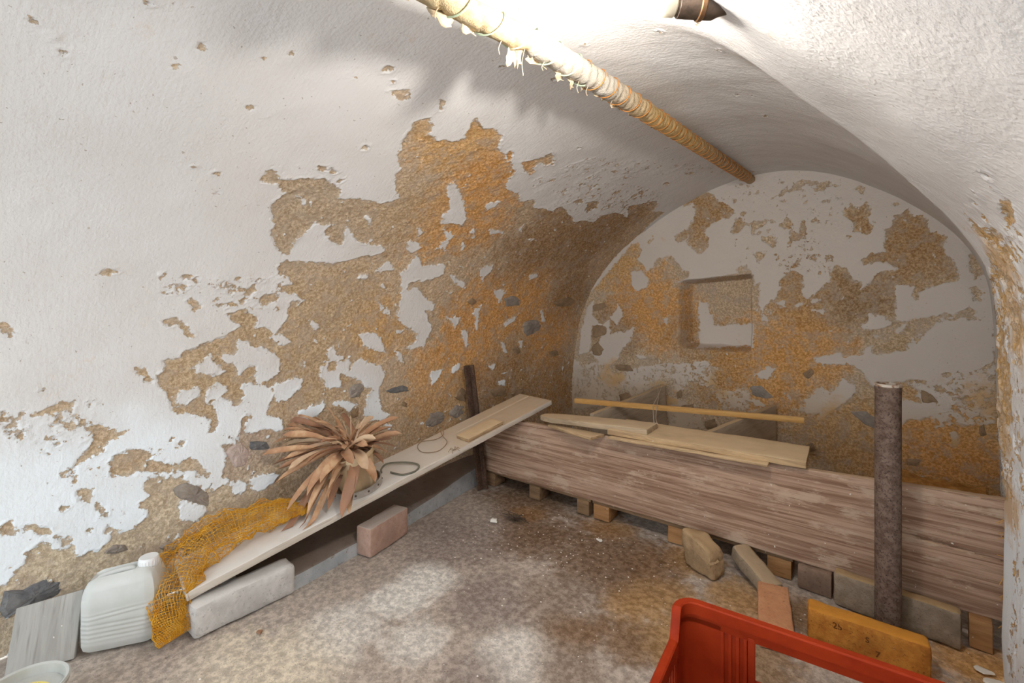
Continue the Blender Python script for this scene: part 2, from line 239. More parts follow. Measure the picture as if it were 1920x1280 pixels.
BACK_PATCHES=[('P',60,[(87,1544),(120,1552),(150,1572),(174,1522),(204,1527),(232,1486),(221,1448),(306,1411),(283,1367),(306,1313),(328,1260),(349,1221),(339,1192),(295,1182),(227,1156),(198,1141),(177,1087),(159,1118),(174,1165),(96,1174),(96,1118),(105,1039),(96,984),(144,985),(255,1034),(255,981),(215,926),(162,892),(138,828),(132,796),(59,783),(-18,736),(-679,679),(-679,792),(-586,798),(-577,964),(-586,1168),(-552,1195),(-540,1149),(-552,1057),(-511,1030),(-479,1085),(-424,1166),(-439,1202),(-385,1271),(-317,1243),(-324,1120),(-295,1103),(-236,1154),(-194,1196),(-173,1293),(-111,1278),(-90,1210),(-44,1193),(-50,1152),(2,1200),(21,1232),(108,1261),(59,1295),(8,1305),(-37,1283),(-44,1308),(-5,1346),(52,1351),(49,1391),(59,1463),(90,1484)]),
('P',60,[(-1745,1107),(-1627,1223),(-1490,1367),(-1371,1494),(-1324,1502),(-1302,1446),(-1324,1381),(-1256,1302),(-1212,1322),(-1190,1374),(-1093,1401),(-1041,1346),(-1010,1292),(-960,1280),(-980,1240),(-1083,1211),(-980,1209),(-597,1277),(-580,1191),(-537,1021),(-487,1096),(-108,754),(-108,-101),(-2023,-639),(-1881,853)]),
('P',60,[(-1924,678),(529,848),(529,-260),(-2023,-1214)]),
('P',60,[(-1010,1717),(-930,1799),(-842,1797),(-786,1740),(-694,1660),(-712,1613),(-767,1619),(-833,1576),(-881,1530),(-842,1497),(-842,1436),(-900,1390),(-940,1423),(-980,1466),(-970,1579),(-920,1666),(-940,1739)]),
('P',60,[(-1062,1524),(-980,1569),(-960,1588),(-970,1507),(-1041,1481)]),
('P',60,[(-1268,1498),(-1212,1537),(-1201,1514),(-1245,1485)]),
('P',60,[(-597,1563),(-504,1582),(-512,1555),(-580,1519)]),
('P',60,[(-712,1525),(-658,1608),(-632,1576),(-650,1530),(-694,1504)]),
('P',60,[(-658,1646),(-619,1637),(-636,1615)]),
('P',60,[(-767,1747),(-712,1735),(-749,1730)]),
('P',60,[(-703,1729),(-672,1720),(-690,1703)]),
('P',60,[(-676,1290),(-623,1307),(-619,1288),(-658,1274)]),
('P',60,[(-393,1738),(-354,1781),(-317,1806),(-273,1782),(-208,1763),(-215,1713),(-251,1722),(-258,1753),(-302,1769),(-339,1743)]),
('P',60,[(-77,1702),(-50,1723),(-28,1695),(-44,1677)]),
('P',60,[(-131,1592),(-97,1622),(-57,1604),(-24,1621),(-2,1582),(-18,1535),(8,1475),(-24,1454),(-84,1471),(-80,1520),(-124,1558)]),
('P',60,[(-602,1558),(-569,1582),(-503,1576),(-528,1542),(-586,1520)]),
('P',60,[(-679,1594),(-636,1589),(-645,1543),(-679,1528)]),
('P',60,[(-447,1534),(-400,1583),(-362,1535),(-408,1508)]),
('P',60,[(-393,1431),(-385,1502),(-339,1489),(-332,1558),(-310,1556),(-306,1451),(-354,1446)]),
('P',60,[(-544,1470),(-479,1483),(-451,1436),(-479,1402),(-519,1441)]),
('P',60,[(-586,1381),(-544,1397),(-503,1390),(-536,1341),(-552,1310)]),
('P',60,[(-679,1282),(-628,1308),(-619,1290),(-662,1272)]),
('P',60,[(-280,1553),(-265,1578),(-244,1549),(-273,1535)]),
('P',60,[(-236,1660),(-180,1674),(-194,1642),(-229,1646)]),
('P',60,[(80,1608),(102,1617),(117,1592),(90,1587)]),
('P',60,[(376,1316),(403,1322),(429,1270),(429,1212),(397,1190),(382,1257)]),
('P',60,[(360,1154),(403,1168),(424,1139),(429,1081),(392,1088),(382,1132)]),
('P',60,[(322,1013),(366,1069),(413,1044),(403,1022),(333,998)]),
('P',60,[(424,1008),(454,1012),(449,990)]),
('P',60,[(382,955),(434,964),(424,942),(387,933)]),
('P',60,[(-463,1716),(-408,1749),(-424,1711)]),
('P',60,[(-653,1648),(-619,1634),(-636,1613)]),
('P',60,[(-317,1653),(-295,1685),(-291,1671),(-306,1647)]),
('P',60,[(-432,1797),(-416,1794),(-422,1778)]),
('P',60,[(-590,1696),(-569,1698),(-577,1680)]),
('P',60,[(-590,1738),(-552,1765),(-548,1746)]),
('P',60,[(-586,1792),(-540,1795),(-560,1775)]),
('P',60,[(40,1701),(49,1704),(74,1676),(59,1679)]),
('P',60,[(84,1663),(111,1648),(99,1645)]),
('P',60,[(-114,1449),(-94,1451),(-101,1439)]),
('P',60,[(-180,1742),(-142,1736),(-166,1727)]),
('P',60,[(-60,1650),(-44,1652),(-47,1642)]),
('P',60,[(-5,1529),(14,1515),(5,1512)]),
('P',60,[(-60,1366),(-49,1367),(-56,1358)]),
('P',60,[(-251,1258),(-229,1266),(-226,1240),(-244,1240)]),
('P',60,[(333,961),(355,958),(349,946)]),
('P',60,[(289,936),(306,933),(295,914)]),
('P',60,[(283,1125),(297,1133),(295,1102),(286,1102)]),
('S',-3,[(-471,1365),(-180,1348),(-180,1247),(-432,1255)]),
('S',-8,[(-679,1849),(-138,1765),(-138,1446),(-679,1490)]),
('S',-9,[(-679,1490),(-180,1450),(-180,1281),(-679,1301)]),
('S',-4,[(120,1016),(454,1030),(465,792),(59,759)]),
('W',60,[(-57,946),(-18,980),(-11,1017),(27,1006),(84,975),(40,942),(-11,932)]),
('W',60,[(-258,767),(-138,809),(-124,777),(-24,801),(2,851),(-5,778),(-31,743),(-251,724)]),
('W',60,[(-280,1094),(-222,1111),(-229,1086),(-273,1073)]),
('W',60,[(-280,1034),(-218,1043),(-222,1017)]),
('W',60,[(-455,1076),(-408,1085),(-416,1049)]),
('W',60,[(-362,1076),(-328,1068),(-347,1037)]),
('W',60,[(2,900),(46,910),(21,881)]),
('W',60,[(84,936),(138,965),(144,958),(108,917)]),
('W',60,[(96,1170),(174,1165),(159,1118),(177,1087),(227,1149),(339,1184),(382,1169),(382,1066),(333,1020),(255,1019),(180,994),(102,984),(105,1039),(96,1118)]),
('W',60,[(-260,748),(-205,780),(-143,808),(-127,777),(-67,763),(-9,849),(5,850),(-9,795),(68,809),(143,832),(209,913),(260,992),(468,998),(468,790),(417,753),(334,728),(247,712),(143,666),(103,662),(12,625),(-38,683),(-82,743),(-173,731),(-244,730)]),
('W',60,[(-318,510),(-228,598),(-189,565),(-127,656),(-82,624),(-75,579),(-143,496),(-220,418),(-244,405),(-236,445),(-310,424)]),
('W',60,[(19,536),(103,574),(170,566),(309,559),(297,524),(143,466),(123,428),(34,413)]),
('W',60,[(-360,446),(-326,490),(-310,434)]),
('W',60,[(-572,630),(-508,698),(-459,682),(-499,597),(-535,634)]),
('W',60,[(-419,536),(-376,542),(-385,506)]),
('W',60,[(399,564),(468,585),(468,541),(417,542)]),
('W',60,[(309,426),(328,454),(340,381),(322,361)]),
('W',60,[(-1382,1295),(-1302,1303),(-1245,1225),(-1256,1182),(-1324,1156),(-1371,1184)]),
('W',60,[(-1290,1401),(-1212,1375),(-1234,1333),(-1279,1368)]),
('W',60,[(-1041,1346),(-970,1424),(-960,1321),(-990,1292),(-1021,1303)]),
('W',60,[(-1733,1043),(-1669,1100),(-1701,976),(-1617,903),(-1690,891),(-1712,700),(-1809,664),(-1787,839)]),
('W',60,[(-1546,970),(-1496,1008),(-1481,1063),(-1437,1000),(-1486,907),(-1516,934)]),
('W',60,[(-1586,932),(-1546,942),(-1536,841),(-1418,864),(-1360,889),(-1370,830),(-1418,765),(-1476,706),(-1486,642),(-1607,594),(-1712,690),(-1628,790)]),
('W',60,[(-1342,698),(-1286,702),(-1272,676),(-1314,664)]),
('W',60,[(-1152,962),(-1108,980),(-1117,920)]),
('W',60,[(-548,1100),(-500,1100),(-520,1024),(-493,956),(-534,955)]),
('W',60,[(-575,638),(-507,653),(-467,702),(-500,600),(-541,611)]),
('W',60,[(-942,1083),(-886,1075),(-870,994),(-847,994),(-855,913),(-575,946),(-582,800),(-926,770),(-942,851)]),
('W',60,[(-453,1078),(-408,1093),(-421,1055)]),
('W',60,[(-2003,560),(-1910,627),(-1798,616),(-1776,560),(-1910,508)]),
('T',3,[(-1486,550),(-1332,609),(-1152,651),(-1066,667),(-966,667),(-870,691),(-756,645),(-801,584),(-801,520),(-902,533),(-1066,455),(-1100,519),(-1240,468),(-1466,342),(-1556,357),(-1576,466)]),
('T',3,[(-816,502),(-711,514),(-632,547),(-589,490),(-507,455),(-575,400),(-748,382),(-778,458)]),
('T',3,[(-1888,550),(-1607,632),(-1466,506),(-1566,310),(-1956,206)]),
('T',3,[(-1108,432),(-918,390),(-870,250),(-1100,211),(-1126,344)]),
('T',3,[(170,886),(468,790),(468,501),(266,452),(170,626)])]
LEFT_STONES=[[(624,378),(649,398),(688,383),(733,338),(748,287),(728,277),(683,313),(639,343)],
[(185,197),(229,187),(284,197),(333,176),(338,151),(308,121),(254,121),(210,116),(185,121)],
[(427,222),(442,242),(481,232),(491,207),(456,207)],
[(580,187),(629,187),(659,156),(629,126),(609,126),(585,166)],
[(659,187),(708,192),(728,171),(683,151)],
[(881,504),(950,489),(970,449),(886,469)],
[(1315,651),(1340,681),(1389,681),(1404,645),(1370,615),(1330,620)],
[(1513,625),(1592,640),(1641,640),(1695,595),(1577,605)],
[(1779,388),(1819,454),(1883,459),(1927,434),(1927,388),(1829,368)],
[(1952,429),(2006,469),(2075,454),(2070,393),(2006,388)],
[(1991,519),(2031,575),(2100,535),(2090,464)],
[(2529,923),(2569,958),(2682,958),(2752,938),(2761,877),(2633,847),(2564,867)],
[(2450,766),(2485,802),(2564,741),(2524,716)],
[(2292,519),(2391,535),(2455,499),(2431,459),(2317,469)],
[(2485,474),(2633,484),(2658,444),(2524,434)],
[(2268,1119),(2357,1140),(2455,1099),(2445,1064),(2317,1064)],
[(1957,1104),(1996,1130),(2051,1099),(2021,1069)],
[(1261,575),(1295,580),(1295,560),(1266,555)],
[(1330,555),(1374,570),(1374,519),(1340,514)],
[(797,479),(827,509),(861,499),(886,459),(871,403),(827,408)],
[(2796,1099),(2934,1130),(3082,1109),(3082,1054),(2850,1054)],
[(1621,555),(1656,540),(1656,514),(1631,529)],
[(1325,1346),(1340,1367),(1350,1346)],
[(2875,711),(2974,716),(2998,671),(2909,671)]]
BACK_STONES=[[(-1689,897),(-1622,908),(-1557,882),(-1578,822),(-1689,808)],
[(-1698,735),(-1644,778),(-1591,721),(-1622,667),(-1689,674)],
[(-1514,589),(-1493,618),(-1389,619),(-1349,577),(-1472,573)],
[(-603,555),(-544,572),(-472,506),(-529,489),(-588,507)],
[(-1053,468),(-1017,497),(-1010,437),(-1046,422)],
[(-1028,381),(-940,404),(-940,365),(-1017,354)],
[(-321,665),(-282,700),(-261,671),(-295,630)],
[(-1698,1051),(-1600,1072),(-1557,1041),(-1680,999)],
[(-106,479),(-24,485),(45,444),(34,390),(-35,416)],
[(196,633),(237,616),(267,574),(206,565)],
[(412,476),(430,492),(440,442),(418,430)],
[(-308,248),(-269,271),(-256,227),(-295,204)],
[(-1472,398),(-1389,427),(-1349,356),(-1451,322)],
[(143,264),(206,272),(185,232),(147,232)],
[(-872,298),(-806,325),(-790,276),(-856,248)]]
LEFT_TINTS=[(1750,3933,260,'o3'),(1824,4140,137,'o3'),(1873,4367,129,'o3'),(1740,4538,260,'o3'),(1429,3792,214,'o3'),(1597,1896,197,'o'),(1295,2002,156,'o2'),(1365,1604,175,'b'),(1611,1649,260,'o'),(2441,1119,260,'o'),(2120,978,260,'o'),(2835,872,260,'o'),(1972,666,260,'o'),(1221,1064,186,'b'),(1409,948,175,'o2'),(950,1477,230,'g'),(1202,882,235,'b'),(876,1568,131,'g'),(2682,1513,260,'d'),(2732,1720,260,'d'),(2322,1432,260,'d'),(2391,1619,260,'d'),(2445,358,260,'d'),(1942,479,260,'b2'),(2490,600,260,'d2'),(2964,464,260,'d2'),(2909,1119,234,'d'),(891,1119,133,'b'),(836,802,212,'b'),(585,156,260,'l'),(328,192,190,'l'),(753,277,203,'l'),(846,469,129,'p')]
BACK_TINTS=[(-388,785,260,'o'),(-82,1100,160,'d'),(143,1406,222,'d2'),(-334,1100,174,'b3'),(-1118,954,220,'o'),(-559,642,260,'o'),(-1514,864,205,'d'),(-1309,1100,232,'o'),(-1600,541,252,'g2'),(-1231,390,260,'g2'),(-774,655,233,'b3'),(-82,335,241,'b2'),(247,394,239,'o'),(346,253,207,'o'),(34,242,207,'o2'),(-180,378,194,'o2'),(247,720,190,'b2'),(-1010,885,142,'d'),(-839,1654,204,'d2'),(-334,1349,174,'d2'),(440,481,133,'o2'),(-1514,1415,246,'o2')]
LEFT_STAINS=[(1557,3853,130,''),(1631,4014,130,''),(1833,4286,130,''),(1824,4140,130,''),(1833,4503,130,'')]
BACK_STAINS=[(346,333,130,''),(34,299,130,''),(440,610,130,''),(-1514,550,130,''),(-1118,442,130,''),(-180,408,130,''),(-774,553,130,'')]
FLOOR_TINTS=[(-1380,1120,103,'w'),(-1388,1259,103,'w'),(-1401,893,131,'w2'),(-880,1146,114,'w2'),(-1166,1012,93,'w2'),(-1814,1320,230,'m'),(-1557,1578,258,'gp'),(-1260,1806,183,'br'),(-864,1827,243,'br'),(-627,1737,117,'y'),(-621,1430,108,'br2'),(-1498,2148,269,'br'),(-1115,1324,147,'gp'),(-912,1479,147,'gp2'),(-1400,746,147,'lf'),(-1560,598,120,'lf'),(-382,1886,117,'y'),(-200,1914,93,'sa'),(272,1977,113,'or'),(57,1812,93,'or'),(-1215,2365,174,'br'),(-722,1936,138,'br2'),(-1670,1769,183,'m'),(-738,1228,112,'gp2'),(-484,1535,140,'y'),(-697,1606,92,'y'),(-597,2032,117,'y'),(-1643,958,118,'m'),(-1408,1970,93,'y2'),(-985,2082,112,'y2'),(-306,1586,120,'sa'),(-1400,620,122,'lf'),(-1618,453,141,'m'),(-782,1368,96,'br2'),(-917,1040,94,'gp')]
# ---------------------------------------------------------------- noise
_rng=np.random.default_rng(7); _perm=np.tile(_rng.permutation(256),3); _grad=_rng.normal(size=(256,3)); _grad/=np.linalg.norm(_grad,axis=1)[:,None]
def perlin(x,y,z):
    x,y,z=np.broadcast_arrays(np.asarray(x,np.float32),np.asarray(y,np.float32),np.asarray(z,np.float32))
    xi,yi,zi=[np.floor(a).astype(np.int32) for a in (x,y,z)]; xf,yf,zf=x-xi,y-yi,z-zi
    f=lambda t:t*t*t*(t*(t*6-15)+10)
    u,v,w=f(xf),f(yf),f(zf); r=np.zeros(x.shape,np.float32)
    for i in (0,1):
        wx=u if i else 1-u
        for j in (0,1):
            wy=v if j else 1-v
            for k in (0,1):
                wz=w if k else 1-w
                h=_grad[_perm[_perm[_perm[(xi+i)&255]+((yi+j)&255)]+((zi+k)&255)]]
                r+=wx*wy*wz*(h[...,0]*(xf-i)+h[...,1]*(yf-j)+h[...,2]*(zf-k))
    return r
def fbm(x,y,z,o=3):
    r=0;a=1
    for i in range(o):
        r=r+a*perlin(x*2**i+i*17,y*2**i+i*5,z*2**i+i*11); a*=.5
    return r
def lin(c):
    c=np.asarray(c,float)/255; return tuple(np.where(c<=.04045,c/12.92,((c+.055)/1.055)**2.4))
# ---------------------------------------------------------------- objects
WL={}
def props(o,label=None,cat=None,group=None,kind=None):
    for k,v in (('label',label),('category',cat),('group',group),('kind',kind)):
        if v: o[k]=v
    return o
def thing(name,label,cat,loc,group=None):
    o=bpy.data.objects.new(name,None); o.empty_display_size=.05; COL.objects.link(o); o.location=loc; WL[o.name]=np.array(loc,float)
    return props(o,label,cat,group)
def add(name,V,F,mat,parent=None,origin=None,smooth=True,label=None,cat=None,group=None,kind=None):
    V=np.asarray(V,float)
    if parent is not None: og=WL[parent.name]
    elif origin is not None: og=np.array(origin,float)
    else: og=np.array([(V[:,0].min()+V[:,0].max())/2,(V[:,1].min()+V[:,1].max())/2,V[:,2].min()])
    me=bpy.data.meshes.new(name); W=V-og
    if isinstance(F,np.ndarray):
        n,k=F.shape
        me.vertices.add(len(W)); me.vertices.foreach_set('co',W.astype(np.float32).ravel())
        me.loops.add(n*k); me.loops.foreach_set('vertex_index',F.astype(np.int32).ravel())
        me.polygons.add(n); me.polygons.foreach_set('loop_start',np.arange(0,n*k,k,dtype=np.int32))
        me.update(calc_edges=True)
    else:
        me.from_pydata(W.tolist(),[],F); me.update()
    if smooth:
        me.polygons.foreach_set('use_smooth',np.ones(len(me.polygons),bool))
        if len(me.polygons)<60000: me.set_sharp_from_angle(angle=.75)
    me.materials.append(mat)
    o=bpy.data.objects.new(name,me); COL.objects.link(o)
    if parent is not None: o.parent=parent
    else: o.location=og
    WL[o.name]=og
    return props(o,label,cat,group,kind)
def fix(o):
    bm=bmesh.new(); bm.from_mesh(o.data); bmesh.ops.recalc_face_normals(bm,faces=bm.faces); bm.to_mesh(o.data); bm.free(); return o
_boxcache={}
def _cube(n):
    if n in _boxcache: return _boxcache[n]
    idx={};V=[];F=[]
    def vid(p):
        k=tuple(p)
        if k not in idx: idx[k]=len(V); V.append(k)
        return idx[k]
    for ax in range(3):
        b,c=(ax+1)%3,(ax+2)%3
        for s in (0,n[ax]):
            for i in range(n[b]):
                for j in range(n[c]):
                    q=[]
                    for di,dj in ((0,0),(1,0),(1,1),(0,1)):
                        p=[0,0,0];p[ax]=s;p[b]=i+di;p[c]=j+dj;q.append(vid(p))
                    F.append(q if s else q[::-1])
    _boxcache[n]=(np.array(V,float)/np.array(n)*2-1,np.array(F)); return _boxcache[n]
def frame(u=(1,0,0),up=(0,0,1)):
    u=np.array(u,float);u/=np.linalg.norm(u);up=np.array(up,float);v=np.cross(up,u);v/=np.linalg.norm(v);w=np.cross(u,v)
    return np.array([u,v,w])   # rows: length, width, height
def rbox(c,dims,r=.004,n=(4,2,2),fr=None,noise=0,freq=20,seed=0,warp=None):
    """box with rounded edges; dims along the three rows of fr; noise roughens, warp(P local) reshapes"""
    n=tuple(max(3,int(q)) for q in n); V,F=_cube(n); h=np.array(dims,float)/2
    # pull subdivision lines toward the edges so rounding has vertices to work with
    P=V*h
    for a in range(3):
        if n[a]>2:
            i=np.rint((V[:,a]+1)/2*n[a]).astype(int); k=h[a]-min(r,h[a]*.9); P[:,a]=np.where(i==0,-h[a],np.where(i==n[a],h[a],-k+(i-1)*2*k/(n[a]-2)))
    inner=np.clip(P,-(h-r),(h-r)); d=P-inner; L=np.linalg.norm(d,axis=1)
    m=L>1e-9; d[m]*= (r/L[m])[:,None]; P=inner+d
    if noise:
        q=P*freq+seed*7.3
        for a in range(3): P[:,a]+=noise*fbm(q[:,0]+31*a,q[:,1],q[:,2],3)
    if warp is not None: P=warp(P)
    if fr is None: fr=np.eye(3)
    return P@fr+np.array(c,float),F
def join(*parts):
    V=[];F=[];k=0
    for v,f in parts:
        V.append(v);F+=[tuple(int(i)+k for i in q) for q in f];k+=len(v)
    return np.vstack(V),F
def tube(path,rad,n=8,cap=True,squash=None):
    P=np.asarray(path,float);m=len(P);R=np.broadcast_to(np.asarray(rad,float),(m,))
    T=np.gradient(P,axis=0);T/=np.linalg.norm(T,axis=1)[:,None]+1e-12
    a=np.array([0,0,1.]) if abs(T[0,2])<.9 else np.array([1.,0,0])
    V=[];nn=np.cross(T[0],a);nn/=np.linalg.norm(nn)
    for i in range(m):
        nn=nn-T[i]*np.dot(nn,T[i]);nn/=np.linalg.norm(nn);bb=np.cross(T[i],nn)
        for k in range(n):
            t=2*math.pi*k/n;V.append(P[i]+R[i]*(math.cos(t)*nn+math.sin(t)*bb))
    F=[]
    for i in range(m-1):
        for k in range(n): F.append((i*n+k,i*n+(k+1)%n,(i+1)*n+(k+1)%n,(i+1)*n+k))
    if cap: F.append(tuple(range(n))[::-1]);F.append(tuple((m-1)*n+k for k in range(n)))
    return np.array(V),F
def lathe(prof,n=32,c=(0,0,0),fr=None,close=False):
    if fr is None: fr=np.eye(3)
    V=[];F=[];m=len(prof)
    for r,z in prof:
        for k in range(n):
            t=2*math.pi*k/n;V.append((r*math.cos(t),r*math.sin(t),z))
    for i in range(m-1+(1 if close else 0)):
        j=(i+1)%m
        for k in range(n): F.append((i*n+k,i*n+(k+1)%n,j*n+(k+1)%n,j*n+k))
    if not close: F.append(tuple(range(n))[::-1]);F.append(tuple((m-1)*n+k for k in range(n)))
    return np.array(V)@fr+np.array(c,float),F
# ---------------------------------------------------------------- node shorthand
class NT:
    def __init__(s,name,rough=.85,spec=.25):
        s.m=bpy.data.materials.new(name);s.m.use_nodes=True;s.t=s.m.node_tree;s.b=s.t.nodes['Principled BSDF']
        s.b.inputs['Roughness'].default_value=rough;s.b.inputs['Specular IOR Level'].default_value=spec
    def n(s,ty,**k):
        x=s.t.nodes.new(ty)
        for a,v in k.items(): setattr(x,a,v)
        return x
    def put(s,inp,v):
        if v is None: return
        if hasattr(v,'is_output'): s.t.links.new(v,inp)
        else:
            if isinstance(v,(tuple,list)) and len(v)==3 and inp.type=='RGBA': v=(*v,1)
            inp.default_value=v
    def pos(s,scale=(1,1,1),rot=(0,0,0)):
        mp=s.n('ShaderNodeMapping');s.t.links.new(s.n('ShaderNodeTexCoord').outputs['Object'],mp.inputs[0]);mp.inputs['Scale'].default_value=scale;mp.inputs['Rotation'].default_value=rot
        return mp.outputs[0]
    def attr(s,name): return s.n('ShaderNodeAttribute',attribute_name=name)
    def noise(s,scale,vec=None,detail=4,rough=.55,dist=0):
        x=s.n('ShaderNodeTexNoise');s.put(x.inputs['Vector'],vec if vec is not None else s.pos());x.inputs['Scale'].default_value=scale;x.inputs['Detail'].default_value=detail;x.inputs['Roughness'].default_value=rough;x.inputs['Distortion'].default_value=dist
        return x.outputs['Fac']
    def vor(s,scale,vec=None,feature='F1'):
        x=s.n('ShaderNodeTexVoronoi',feature=feature);s.put(x.inputs['Vector'],vec if vec is not None else s.pos());x.inputs['Scale'].default_value=scale
        return x.outputs['Distance']
    def step(s,v,a,b,lo=0,hi=1):
        x=s.n('ShaderNodeMapRange',interpolation_type='SMOOTHSTEP');s.put(x.inputs[0],v);x.inputs[1].default_value=a;x.inputs[2].default_value=b;x.inputs[3].default_value=lo;x.inputs[4].default_value=hi
        return x.outputs[0]
    def math(s,op,a,b=None):
        x=s.n('ShaderNodeMath',operation=op);s.put(x.inputs[0],a);s.put(x.inputs[1],b);return x.outputs[0]
    def mix(s,f,a,b,bt='MIX'):
        x=s.n('ShaderNodeMix',data_type='RGBA',blend_type=bt);s.put(x.inputs[0],f);s.put(x.inputs[6],a);s.put(x.inputs[7],b);return x.outputs[2]
    def ramp(s,v,*st):
        x=s.n('ShaderNodeValToRGB');e=x.color_ramp.elements
        while len(e)<len(st): e.new(.5)
        for k,(p,c) in enumerate(st): e[k].position=p;e[k].color=(*c,1) if len(c)==3 else c
        s.put(x.inputs[0],v);return x.outputs[0]
    def bump(s,h,strength=.5,dist=.01,nrm=None):
        x=s.n('ShaderNodeBump');x.inputs['Strength'].default_value=strength;x.inputs['Distance'].default_value=dist;s.put(x.inputs['Height'],h);s.put(x.inputs['Normal'],nrm);return x.outputs[0]
    def xyz(s,v): 
        x=s.n('ShaderNodeSeparateXYZ');s.put(x.inputs[0],v);return x.outputs
    def up(s): return s.xyz(s.n('ShaderNodeNewGeometry').outputs['Normal'])[2]
    def out(s,col=None,rough=None,nrm=None):
        s.put(s.b.inputs['Base Color'],col);s.put(s.b.inputs['Roughness'],rough);s.put(s.b.inputs['Normal'],nrm);return s.m
def C(r,g,b): return lin((r,g,b))
# limewashed plaster over rough mortar. peel (cm, >0 = plaster gone) and mort (colour of the bare mortar) live on the mesh
def plaster(name,top,low,zlow):
    k=NT(name,.92,.15); stain=k.attr('stain').outputs['Fac']; peel=k.attr('peel').outputs['Fac']; mort=k.attr('mort').outputs['Color']
    f=k.noise(48,detail=5,rough=.72); f2=k.noise(30,detail=3)
    e=k.math('ADD',peel,k.math('MULTIPLY',k.math('SUBTRACT',f,.5),5.0))
    m=k.step(e,-.05,.12)
    z=k.xyz(k.pos())[2]
    zz=k.math('ADD',z,k.math('MULTIPLY',k.math('SUBTRACT',k.noise(2.2,detail=3),.5),.5))
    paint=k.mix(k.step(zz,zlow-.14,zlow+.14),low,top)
    paint=k.mix(k.step(k.noise(3.5,detail=5,rough=.6),.35,.75,0,.35),paint,k.mix(.5,paint,C(196,184,172)),'MIX')
    paint=k.mix(k.math('MULTIPLY',k.step(k.math('ADD',stain,k.math('MULTIPLY',k.math('SUBTRACT',k.noise(9,detail=6,rough=.7),.5),2.6)),.3,1.0),.75),paint,C(206,164,104))
    speck=k.step(k.noise(75,detail=2),.715,.74); paint=k.mix(k.math('MULTIPLY',speck,.6),paint,C(150,132,112))
    g=k.noise(85,detail=5,rough=.78); g2=k.noise(260,detail=3,rough=.8)
    mc=k.mix(k.step(g,.40,.62),k.mix(1,mort,(.70,.64,.58),'MULTIPLY'),k.mix(.25,k.mix(1,mort,(1.12,1.12,1.12),'MULTIPLY'),C(236,216,188)))
    mc=k.mix(k.step(g2,.62,.72,0,.6),mc,k.mix(1,mort,(.42,.37,.32),'MULTIPLY'))
    mc=k.mix(k.step(k.noise(17,detail=5,rough=.75),.47,.60,0,.55),mc,C(188,170,152))
    mc=k.mix(k.step(k.noise(34,detail=5,rough=.75,dist=.8),.56,.63,0,.45),mc,k.mix(1,mort,(.62,.57,.52),'MULTIPLY'))
    # remains of lime skin near the broken edge
    skin=k.math('MULTIPLY',k.step(e,1.6,.1),k.step(f2,.45,.62)); mc=k.mix(k.math('MULTIPLY',skin,.55),mc,C(205,192,176))
    col=k.mix(m,paint,mc)
    h=k.math('ADD',k.math('MULTIPLY',k.math('SUBTRACT',1,m),1.0),k.math('MULTIPLY',k.math('ADD',k.math('MULTIPLY',g,.9),k.math('MULTIPLY',g2,.5)),m))
    fine=k.math('ADD',k.math('ADD',k.noise(110,detail=4),k.math('MULTIPLY',k.noise(1,vec=k.pos((14,110,30),(0,.5,.2)),detail=4),.8)),k.math('MULTIPLY',k.noise(24,vec=k.pos((1,1,1)),detail=3),1.2))
    n1=k.bump(fine,.45,.004); n2=k.bump(h,.85,.005,n1)
    return k.out(col,None,n2)
def floor_mat():
    k=NT('concrete floor',.9,.2); t=k.attr('mort').outputs['Color']
    a=k.noise(45,detail=6,rough=.7); b=k.noise(150,detail=4,rough=.7); c=k.noise(7,detail=5)
    col=k.mix(k.step(a,.36,.66),k.mix(1,t,(.74,.72,.70),'MULTIPLY'),k.mix(.1,k.mix(1,t,(1.25,1.23,1.2),'MULTIPLY'),C(238,230,220)))
    col=k.mix(k.step(c,.48,.72,0,.22),col,k.mix(1,t,(.72,.66,.6),'MULTIPLY'))
    col=k.mix(k.step(b,.57,.68,0,.75),col,k.mix(1,t,(.42,.38,.35),'MULTIPLY'))
    col=k.mix(k.step(k.noise(120,detail=2,vec=k.pos((1,1.3,1))),.76,.78,0,.7),col,C(228,220,208))
    return k.out(col,None,k.bump(k.math('ADD',a,k.math('MULTIPLY',b,.6)),.5,.006))
def wood(name,c1,c2,grain=(3,60,60),dust=None,dustamt=.8,chips=None,chipcol=None,rough=.8,fs=1.0,far=None):
    """grain runs along local x"""
    k=NT(name,rough,.2); p=k.pos(grain)
    g=k.noise(1.0*fs,vec=p,detail=6,rough=.65,dist=.6); g2=k.noise(4*fs,vec=p,detail=3)
    col=k.mix(k.step(g,.35,.65),c1,c2); col=k.mix(k.step(g2,.55,.7,0,.45),col,k.mix(1,c1,(.5,.48,.46),'MULTIPLY'))
    h=g
    if chips is not None:
        q=k.math('ADD',k.noise(chips,vec=k.pos((.45,1,1)),detail=6,rough=.7),k.math('MULTIPLY',k.math('SUBTRACT',g2,.5),.35))
        col=k.mix(k.step(q,.54,.64,0,.75),col,chipcol); h=k.math('SUBTRACT',g,k.math('MULTIPLY',k.step(q,.54,.6),.4))
    sp=k.step(k.noise(75,detail=1),.775,.79); col=k.mix(sp,col,C(220,212,200))
    if dust is not None:
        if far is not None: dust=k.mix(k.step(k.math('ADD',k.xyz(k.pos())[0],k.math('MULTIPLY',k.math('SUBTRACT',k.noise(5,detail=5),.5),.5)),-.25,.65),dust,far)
        d=k.math('MULTIPLY',k.step(k.up(),.55,.95),k.step(k.noise(9,detail=5),.25,.6,dustamt*.72,dustamt)); col=k.mix(d,col,dust)
    return k.out(col,None,k.bump(h,.45,.003))
